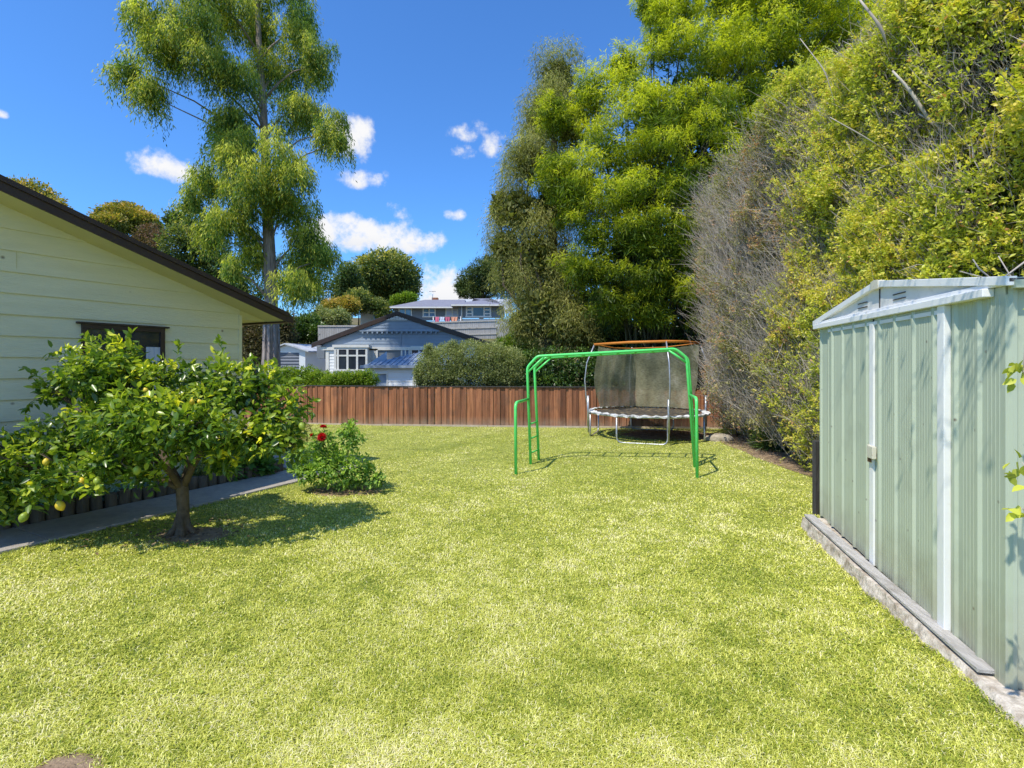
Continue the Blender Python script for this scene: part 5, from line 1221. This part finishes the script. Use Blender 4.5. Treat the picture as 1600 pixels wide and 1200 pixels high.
m = MB(); base_l = Vector((4.9, 2.2, 3.1)); parts = []
for wall_pt, tt in (((2.53, 2.70, 1.85), 2.3), ((2.56, 2.80, 2.0), 2.1), ((2.60, 3.00, 2.08), 2.2), ((2.72, 3.5, 2.12), 2.5), ((2.80, 3.85, 2.14), 2.6), ((2.55, 2.75, 1.70), 2.6), ((2.90, 4.2, 2.2), 2.8)):
    c = Vector(wall_pt) + to_sun * tt; mid = base_l.lerp(c, .55) + Vector((0, 0, .25)); m.tube([base_l, mid, c], .014, 6, .003)
    n = 22; Cn = np.tile(np.array(c), (n, 1)) + rng.normal(size=(n, 3)) * np.array([.16, .16, .07]); parts.append(leaf_geo(Cn, unit(rdir(n) + np.array([-.4, 0, -.2])), rng.uniform(.05, .09, n), .022, rng.uniform(.4, .8, n), .5))
    for k in range(5):
        e = c + Vector((random.uniform(-.35, .2), random.uniform(-.25, .25), random.uniform(-.12, .1))); m.tube([mid.lerp(c, .8), c.lerp(e, .5), e], .004, 5, .002)
m.build('overhanging_limb', M['twig'], hr); np_tris('overhanging_leaves', *merge(parts), M['l_hedge'], hr)
# overhanging twigs with leaves in front of the shed's near end
def hanging_branch(label, pts, leaves, r=.006):
    root = empty('overhanging_branch', pts[0], label, 'branch', 'branches hanging past the near end of the shed')
    m = MB(); P = [Vector(p) for p in pts]; m.tube(P, r, 6, .002); 
    for c, n in leaves:
        c = Vector(c); q = min(P, key=lambda p: (p - c).length); m.tube([q, q.lerp(c, .5) + Vector((0, 0, .01)), c], .0028, 5, .0015)
    m.build('twig', M['twig'], root)
    parts = []
    for c, n in leaves:
        C = np.tile(np.array(c), (n, 1)) + rng.normal(size=(n, 3)) * .018; D = unit(rdir(n) * .8 + np.array([-.5, 0, -.1])); parts.append(leaf_geo(C, D, rng.uniform(.04, .075, n), .03, rng.uniform(.45, .85, n), .6, fine=True))
    np_tris('leaves', *merge(parts), M['l_hedge'], root)
hanging_branch('leafy shoot hanging past the shed with yellow green leaves, level with the header', [W(1660, 380, 2.3), W(1625, 470, 2.25), W(1602, 540, 2.2), W(1598, 580, 2.18)], [(W(1592, 578, 2.18), 9), (W(1601, 590, 2.18), 7), (W(1625, 480, 2.25), 5)])
hanging_branch('lower leafy shoot in front of the shed, halfway up the wall', [W(1690, 600, 2.1), W(1640, 690, 2.1), W(1612, 760, 2.1), W(1603, 800, 2.1)], [(W(1592, 796, 2.1), 6), (W(1597, 722, 2.1), 5), (W(1600, 742, 2.1), 5), (W(1640, 690, 2.1), 6)])
for k, (pts) in enumerate(([(1640, 380), (1560, 440), (1500, 424)], [(1650, 520), (1600, 470), (1560, 445), (1530, 420), (1520, 405)], [(1640, 470), (1590, 462), (1550, 455)], [(1650, 560), (1612, 500), (1590, 450), (1560, 400)])):
    m = MB(); m.tube([W(p[0], p[1], 2.75 + .15 * k) for p in pts], .006, 6, .003); tag(m.build('bare_twig', M['twig']), 'thin bare grey twig reaching over the near roof corner of the shed', 'twig', 'bare twigs over the shed roof corner')

# --- lemon tree
def lemon_tree():
    b = Vector((LT[0], LT[1], 0)); Y = LT[1]
    root = empty('lemon_tree', b, 'spreading lemon tree with glossy leaves and short forked trunk on the lawn', 'tree')
    lob = [(185, 592, 66, 52, .1), (128, 590, 44, 40, .2), (240, 590, 55, 42, .1), (335, 600, 62, 46, .2), (385, 615, 50, 44, .1), (432, 640, 46, 56, .1), (445, 690, 32, 34, 0), (385, 690, 60, 42, -.1), (300, 670, 80, 50, -.5), (210, 670, 80, 60, -.5),
           (110, 680, 70, 55, -.2), (60, 690, 50, 42, 0), (25, 735, 52, 50, -.3), (95, 735, 60, 44, -.4), (180, 720, 55, 30, -.5), (-40, 730, 60, 60, -.1), (-70, 690, 50, 50, .2), (350, 715, 40, 26, 0), (300, 690, 70, 46, .6), (180, 680, 90, 60, .7), (250, 640, 90, 50, .5), (30, 770, 30, 34, -.3), (150, 742, 40, 26, -.5), (70, 768, 34, 26, -.45), (235, 740, 34, 22, -.4), (-20, 790, 40, 30, -.2), (90, 610, 28, 22, .1)]
    lobes = lobes_px(lob, Y, 1.0, 0, .93)
    m = MB()
    f1 = b + Vector((0.0, 0, .56))
    m.tube([b + Vector((0, 0, -.05)), b + Vector((0, 0, .06)), b + Vector((.01, 0, .25)), b + Vector((.0, .0, .42)), f1], [.088, .066, .054, .056, .044], 14)
    for a in range(5):
        an = a * 1.3; m.tube([b + Vector((.16 * math.cos(an), .13 * math.sin(an), -.03)), b + Vector((.06 * math.cos(an), .06 * math.sin(an), .09)), b + Vector((.03 * math.cos(an), .03 * math.sin(an), .26))], [.03, .03, .012], 7)
    forks = [f1 + Vector((-.28, .05, .30)), f1 + Vector((.24, -.05, .30)), f1 + Vector((0.02, .22, .42)), f1 + Vector((-.12, -.24, .26)), f1 + Vector((-.45, -.1, .10))]
    for q in forks: m.tube([f1 - Vector((0, 0, .10)), f1.lerp(q, .5) + Vector((0, 0, -.02)), q], .036, 10, .024)
    for l in lobes:
        c = Vector(l[:3]); q = min(forks, key=lambda p: (p - c).length); mid = q.lerp(c, .5) + Vector((0, 0, .06)); m.tube([q, mid, c], .024, 7, .007)
        for j in range(4):
            e = c + Vector((random.uniform(-1, 1) * l[3], random.uniform(-1, 1) * l[4], random.uniform(-.5, 1) * l[5])) * .8; m.tube([mid.lerp(c, .5), c.lerp(e, .5) + Vector((0, 0, .02)), e], .009, 5, .003)
    m.build('trunk', M['lemonbark'], root)
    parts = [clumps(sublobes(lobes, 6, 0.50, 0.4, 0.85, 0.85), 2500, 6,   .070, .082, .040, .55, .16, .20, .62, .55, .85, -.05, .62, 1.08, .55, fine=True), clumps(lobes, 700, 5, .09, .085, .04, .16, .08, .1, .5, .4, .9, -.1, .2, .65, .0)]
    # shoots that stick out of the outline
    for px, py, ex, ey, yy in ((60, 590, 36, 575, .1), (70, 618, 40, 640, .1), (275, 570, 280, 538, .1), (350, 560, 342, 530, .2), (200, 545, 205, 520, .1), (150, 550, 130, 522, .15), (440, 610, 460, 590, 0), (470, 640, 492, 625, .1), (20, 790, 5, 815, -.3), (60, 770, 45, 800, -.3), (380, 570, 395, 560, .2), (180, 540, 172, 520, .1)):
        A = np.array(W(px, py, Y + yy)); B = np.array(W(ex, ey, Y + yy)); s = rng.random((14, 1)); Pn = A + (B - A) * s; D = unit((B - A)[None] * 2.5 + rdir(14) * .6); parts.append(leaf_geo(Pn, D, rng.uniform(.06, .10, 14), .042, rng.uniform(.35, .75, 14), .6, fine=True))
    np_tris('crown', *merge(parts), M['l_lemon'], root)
    import bmesh
    def lemon(px, py, dy, mat, r):
        bm = bmesh.new(); bmesh.ops.create_uvsphere(bm, u_segments=16, v_segments=12, radius=r)
        for v in bm.verts:
            t = v.co.z / r; v.co.z *= 1.22; s = 1.0
            if abs(t) > .93: v.co.z += math.copysign(r * .16, t)
        me = bpy.data.meshes.new('lemon'); bm.to_mesh(me); bm.free(); c = Vector(W(px, py, Y + dy)); R_ = Matrix.Rotation(random.uniform(-.6, .6), 4, 'X') @ Matrix.Rotation(random.uniform(-.5, .5), 4, 'Y')
        me.transform(Matrix.Translation(c) @ R_); me.polygons.foreach_set('use_smooth', [True] * len(me.polygons)); o = link('lemon', me, M[mat], root); return o
    for px, py, dy, mt, r in ((94, 790, -.62, 'lemon_yellow', .042), (37, 808, -.68, 'lemon_green', .040), (72, 722, -.62, 'lemon_yellow', .030), (228, 610, -.30, 'lemon_yellow', .024), (300, 628, -.5, 'lemon_yellow', .026), 
                          (152, 752, -.75, 'lemon_green', .036), (214, 735, -.75, 'lemon_green', .036), (128, 752, -.7, 'lemon_yellow', .03), (472, 666, -.1, 'lemon_green', .036), (330, 720, -.4, 'lemon_green', .03), (225, 672, -.85, 'lemon_yellow', .026), (312, 628, -.5, 'lemon_yellow', .022)):
        lemon(px, py, dy * .82, mt, r * .88)
lemon_tree()

# --- dahlia bush with red flower heads
def dahlia():
    b = Vector((DH[0], DH[1], 0)); Y = DH[1]
    root = empty('dahlia_bush', b, 'bushy dahlia with red flowers at the edge of the lawn by the path', 'flowering plant')
    lob = [(505, 690, 20, 22), (545, 685, 18, 20), (515, 718, 34, 24), (540, 735, 36, 26), (565, 742, 26, 18), (500, 738, 26, 20), (585, 750, 16, 9), (478, 715, 18, 24), (545, 670, 10, 14), (482, 735, 24, 14)]
    lobes = lobes_px([(q[0] + (q[0] - 530) * .12, q[1], q[2] * 1.15, q[3] * 1.1) for q in lob], Y, 1.0, .15, .95)
    parts = [clumps(lobes, 620, 6, .05, .055, .030, .74, .15, .2, .65, .6, .8, 0, .35, 1.05, .3, fine=True), inner(lobes, 350, .07, .08)]
    np_tris('foliage', *merge(parts), M['l_dahlia'], root)
    m = MB()
    for l in lobes: m.tube([b + Vector((random.uniform(-.1, .1), random.uniform(-.05, .05), -.02)), b.lerp(Vector(l[:3]), .5), Vector(l[:3])], .009, 6, .004)
    heads = [(W(503, 683, Y - .25), .058, Vector((.05, -.9, .35)), None), (W(505, 667.5, Y - .1), .045, Vector((.1, .1, 1)), None), (W(487, 680, Y - .1), .026, Vector((-.5, -.4, .6)), None)]
    for c, r, d, _ in heads: m.tube([b + Vector((0, 0, .3)), Vector(c).lerp(b, .3), Vector(c)], .005, 6)
    m.build('stems', M['stemgreen'], root)
    for c, r, d, _ in heads:
        d = d.normalized(); n = 110; i = np.arange(n); ph = i * 2.39996; el = np.arccos(1 - 1.05 * (i + .5) / n)
        u = np.array(d.orthogonal().normalized()); w = np.cross(np.array(d), u)
        D = (np.cos(el)[:, None] * np.array(d) + np.sin(el)[:, None] * (np.cos(ph)[:, None] * u + np.sin(ph)[:, None] * w))
        V, T, t = leaf_geo(np.tile(np.array(c), (n, 1)) + D * r * .15, unit(D), r * (.62 + .38 * np.sin(el)), r * .34, rng.random(n), .4); np_tris('flower_head', V, T, t, M['red'], root)
dahlia()

# pale seed heads between lemon tree and fence
bx = Vector((*W(468, 600, 11.0)[:2], 0)); root = empty('pale_flowering_plant', bx, 'thin stemmed plant with pale pink flower heads in front of the fence', 'flowering plant')
m = MB(); parts = []
for px, py in ((462, 611), (465, 607), (464, 617), (471, 615), (463, 621), (468, 632), (474, 641), (478, 650), (484, 646), (472, 655)):
    c = Vector(W(px, py, 11.0 + random.uniform(-.1, .1))); m.tube([bx + Vector((random.uniform(-.15, .2), 0, 0)), bx.lerp(c, .6) + Vector((.03, 0, 0)), c], .006, 5, .003)
    n = 26; D = rdir(n); np_tris('flower_head', *leaf_geo(np.tile(np.array(c), (n, 1)), D, .045, .028, rng.random(n), .3), M['pinkseed'], root)
m.build('stems', M['stemgreen'], root)
lob = [(bx.x + .1, 11.0, .25, .3, .2, .28)]; np_tris('foliage', *clumps(lob, 90, 5, .07, .08, .03, .45, .2, .2, lo=.3), M['l_dry'], root)
# small green weed by the trampoline
c = G(1150, 672); mound('garden_weed', (c[0], c[1], 0.0), .36, .50, 420, .07, .022, 'l_bright', 'bright green weedy plant at the fence between trampoline and hedge', 'plant', grav=.5)
c = G(1207, 704); mound('strappy_plant', (c[0], c[1], 0.0), .30, .42, 200, .22, .018, 'l_camellia', 'dark strappy plant at the foot of the hedge', 'plant', grav=.4)

# --- shrubs behind the fence
def shrub(name, label, cat, Y, lob, n, per, cr, L, Wd, mat, tone=.45, group=None, px=None, depth=1.0, dy=.3, tvar=.15, tz=.22, up=.55, out=.7, z=None, stems=True, inn=1500, trunk_r=.05, lo=.7):
    root, b = tree_root(name, px or lob[0][0], Y, label, cat, group, z)
    lobes = lobes_px(lob, Y, depth, dy, .95)
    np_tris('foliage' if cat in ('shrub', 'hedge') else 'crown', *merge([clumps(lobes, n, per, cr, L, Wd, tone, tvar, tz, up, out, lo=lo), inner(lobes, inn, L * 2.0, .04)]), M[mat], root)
    m = MB()
    if cat in ('shrub', 'hedge'):
        for l in lobes: m.tube([(l[0], l[1], b.z - .1), (l[0] + random.uniform(-.1, .1), l[1], (b.z + l[2]) / 2), l[:3]], trunk_r, 6, trunk_r * .3)
        m.build('stem', M['darkbark'], root)
    else:
        ctr = Vector(np.array(lobes)[:, :3].mean(0)); fk = b.lerp(ctr, .55); fk.x = b.x + (ctr.x - b.x) * .3
        m.tube([b - Vector((0, 0, .3)), b.lerp(fk, .5), fk], trunk_r, 10, trunk_r * .7); limbs(m, fk - Vector((0, 0, .1)), lobes, trunk_r * .5); m.build('trunk', M['darkbark'], root)
    return root
shrub('clipped_hedge', 'rounded grey green clipped hedge standing behind the fence', 'hedge', 14.75, [(672, 578, 24, 30), (700, 570, 34, 34), (735, 566, 36, 34), (770, 568, 32, 34), (795, 574, 28, 32), (735, 588, 60, 20), (690, 590, 40, 18), (670, 550, 8, 12), (708, 545, 8, 14), (655, 585, 8, 18), (790, 592, 40, 16)], 6500, 7, .09, .055, .024, 'l_grey', .48, z=0, dy=.1, inn=2500)
shrub('camellia_shrub', 'dark glossy shrub behind the fence under the feathery tree', 'shrub', 15.0, [(830, 580, 30, 32), (865, 578, 34, 36), (905, 580, 34, 36), (945, 578, 34, 34), (985, 575, 36, 36), (850, 600, 60, 18), (940, 600, 60, 18)], 2400, 6, .12, .085, .04, 'l_camellia', .42, z=0, dy=.15)
shrub('camellia_shrub', 'dark glossy shrub behind the fence at the right of the trampoline', 'shrub', 15.0, [(1030, 578, 36, 34), (1070, 572, 36, 40), (1110, 575, 30, 40), (1140, 580, 28, 40), (1100, 600, 50, 18)], 1800, 6, .12, .085, .04, 'l_camellia', .45, z=0, dy=.15)
shrub('leafy_bush', 'light green leafy bush above the end of the clipped hedge', 'shrub', 19.0, [(795, 545, 18, 20), (812, 530, 18, 26), (800, 562, 24, 20), (825, 555, 22, 30), (785, 540, 8, 12), (822, 512, 8, 14)], 1300, 6, .13, .10, .05, 'l_bright', .40, z=0, tvar=.2)
shrub('low_hedge', 'bright green low hedge behind the fence beside the white garage', 'hedge', 18.0, [(450, 588, 22, 14), (480, 587, 24, 14), (500, 592, 22, 12), (450, 600, 40, 10), (500, 603, 30, 9)], 1700, 6, .10, .07, .035, 'l_bright', .50, z=0, inn=700)
shrub('low_hedge', 'bright green low hedge behind the fence, under the bay window', 'hedge', 17.2, [(525, 594, 22, 11), (550, 592, 22, 12), (574, 592, 16, 13), (540, 603, 44, 8)], 1500, 6, .10, .07, .035, 'l_bright', .50, z=0, inn=700)

# --- hillside shrubs and far trees
shrub('hillside_shrub', 'dark blue green shrub on the slope above the white garage', 'shrub', 37, [(480, 512, 22, 20), (465, 522, 16, 16), (498, 520, 14, 14)], 900, 6, .3, .20, .10, 'l_camellia', .45, trunk_r=.08)
shrub('hillside_shrub', 'light green shrub on the slope left of the gabled roof', 'shrub', 39, [(512, 500, 22, 14), (530, 498, 16, 14), (500, 492, 12, 12)], 900, 6, .3, .18, .07, 'l_grey', .60, trunk_r=.08)
shrub('hillside_shrub', 'golden leaved shrub on the slope under the dark round tree', 'shrub', 45, [(525, 482, 22, 14), (545, 478, 16, 14), (512, 485, 12, 10)], 900, 6, .35, .20, .10, 'l_gold', .75, trunk_r=.08)
shrub('hillside_shrub', 'mid green shrub beside the small white shed on the hill', 'shrub', 47, [(560, 470, 22, 18), (590, 478, 18, 10), (600, 490, 14, 14)], 800, 6, .35, .20, .10, 'l_tree', .50, trunk_r=.08)
shrub('hillside_shrub', 'yellow green shrub just left of the hill house roof', 'shrub', 52, [(637, 466, 15, 8), (622, 470, 12, 8)], 500, 6, .3, .20, .10, 'l_bright', .50, trunk_r=.08)
shrub('hillside_shrub', 'brown shrub behind the tall bare trunk', 'shrub', 30, [(398, 540, 24, 30), (386, 520, 18, 24), (445, 520, 16, 22), (440, 500, 18, 16)], 900, 5, .28, .16, .08, 'l_copper', .40, trunk_r=.08)
shrub('round_tree', 'large round dense tree with golden tips standing on the hill', 'tree', 62, [(600, 420, 38, 26), (575, 430, 26, 28), (630, 430, 24, 28), (600, 450, 44, 28), (622, 455, 30, 26), (575, 460, 28, 20), (612, 408, 22, 14), (640, 445, 14, 20)], 2600, 7, .6, .38, .18, 'l_tree', .52, tvar=.22, tz=.28, trunk_r=.4, inn=1200, dy=2)
shrub('slender_tree', 'darker slender trees left of the large round tree', 'tree', 55, [(545, 430, 16, 20), (535, 450, 16, 22), (555, 455, 16, 24), (540, 475, 20, 12)], 1000, 6, .45, .3, .14, 'l_tree', .34, trunk_r=.2, dy=1, inn=500)
shrub('wispy_tree', 'thin wispy tree with sky showing through right of the tall trunk', 'tree', 48, [(505, 440, 14, 20), (512, 460, 16, 18), (495, 465, 14, 18)], 320, 6, .45, .25, .10, 'l_tree', .48, trunk_r=.12, dy=1, inn=30)
shrub('pine_tree', 'dark pine behind the hill house roof', 'tree', 68, [(752, 425, 22, 18), (735, 440, 20, 20), (770, 430, 24, 24), (745, 455, 30, 14), (785, 440, 22, 26), (722, 450, 10, 12), (765, 410, 10, 10)], 1800, 8, .5, .42, .08, 'l_pine', .50, trunk_r=.35, dy=1.5, inn=900)
shrub('dome_tree', 'flat domed golden green tree above the brown bargeboard', 'tree', 42, [(192, 342, 42, 18), (170, 352, 24, 16), (222, 352, 28, 18), (195, 330, 24, 10), (235, 368, 18, 14)], 1700, 7, .4, .26, .12, 'l_gold', .52, tvar=.18, tz=.35, trunk_r=.3, dy=1.5, inn=250, px=205)
shrub('copper_tree', 'reddish brown thin tree beside the domed golden tree', 'tree', 38, [(236, 372, 20, 20), (255, 385, 18, 24), (222, 385, 18, 16)], 600, 6, .35, .2, .10, 'l_copper', .60, trunk_r=.15, dy=1, inn=100, px=245)
shrub('broad_tree', 'golden topped tree just over the roof at the left edge', 'tree', 34, [(45, 300, 34, 16), (20, 305, 34, 18), (72, 312, 22, 12), (40, 325, 60, 20)], 1000, 7, .35, .22, .11, 'l_gold', .62, trunk_r=.3, dy=1, inn=200, px=40)
shrub('shade_tree', 'dark spreading tree behind the house gable and the tall conifer', 'tree', 31, [(285, 385, 32, 34), (320, 400, 36, 34), (270, 345, 12, 18), (290, 350, 22, 24), (345, 430, 34, 34), (300, 430, 34, 30), (375, 460, 34, 34), (395, 500, 26, 30), (350, 480, 34, 30), (335, 360, 20, 24)], 2600, 7, .32, .2, .09, 'l_tree', .44, tvar=.2, tz=.3, trunk_r=.3, dy=1.2, inn=1400, px=350)

shrub('backing_shrub', 'dark dense evergreen mass filling the space behind the bamboo culms', 'shrub', 17.6, [(930, 500, 60, 60), (1010, 480, 60, 80), (1090, 480, 60, 80), (1170, 470, 60, 90), (1250, 450, 70, 110), (990, 400, 60, 60), (1070, 380, 70, 70), (1150, 350, 80, 80), (1230, 320, 80, 90), (1100, 280, 80, 80), (1180, 230, 90, 90), (1000, 300, 60, 70), (1050, 200, 70, 70), (950, 540, 60, 40), (1050, 550, 60, 40), (1150, 550, 60, 40), (1270, 180, 90, 90)], 5200, 6, .35, .22, .09, 'l_camellia', .30, z=0, dy=.3, inn=6000, depth=.9)
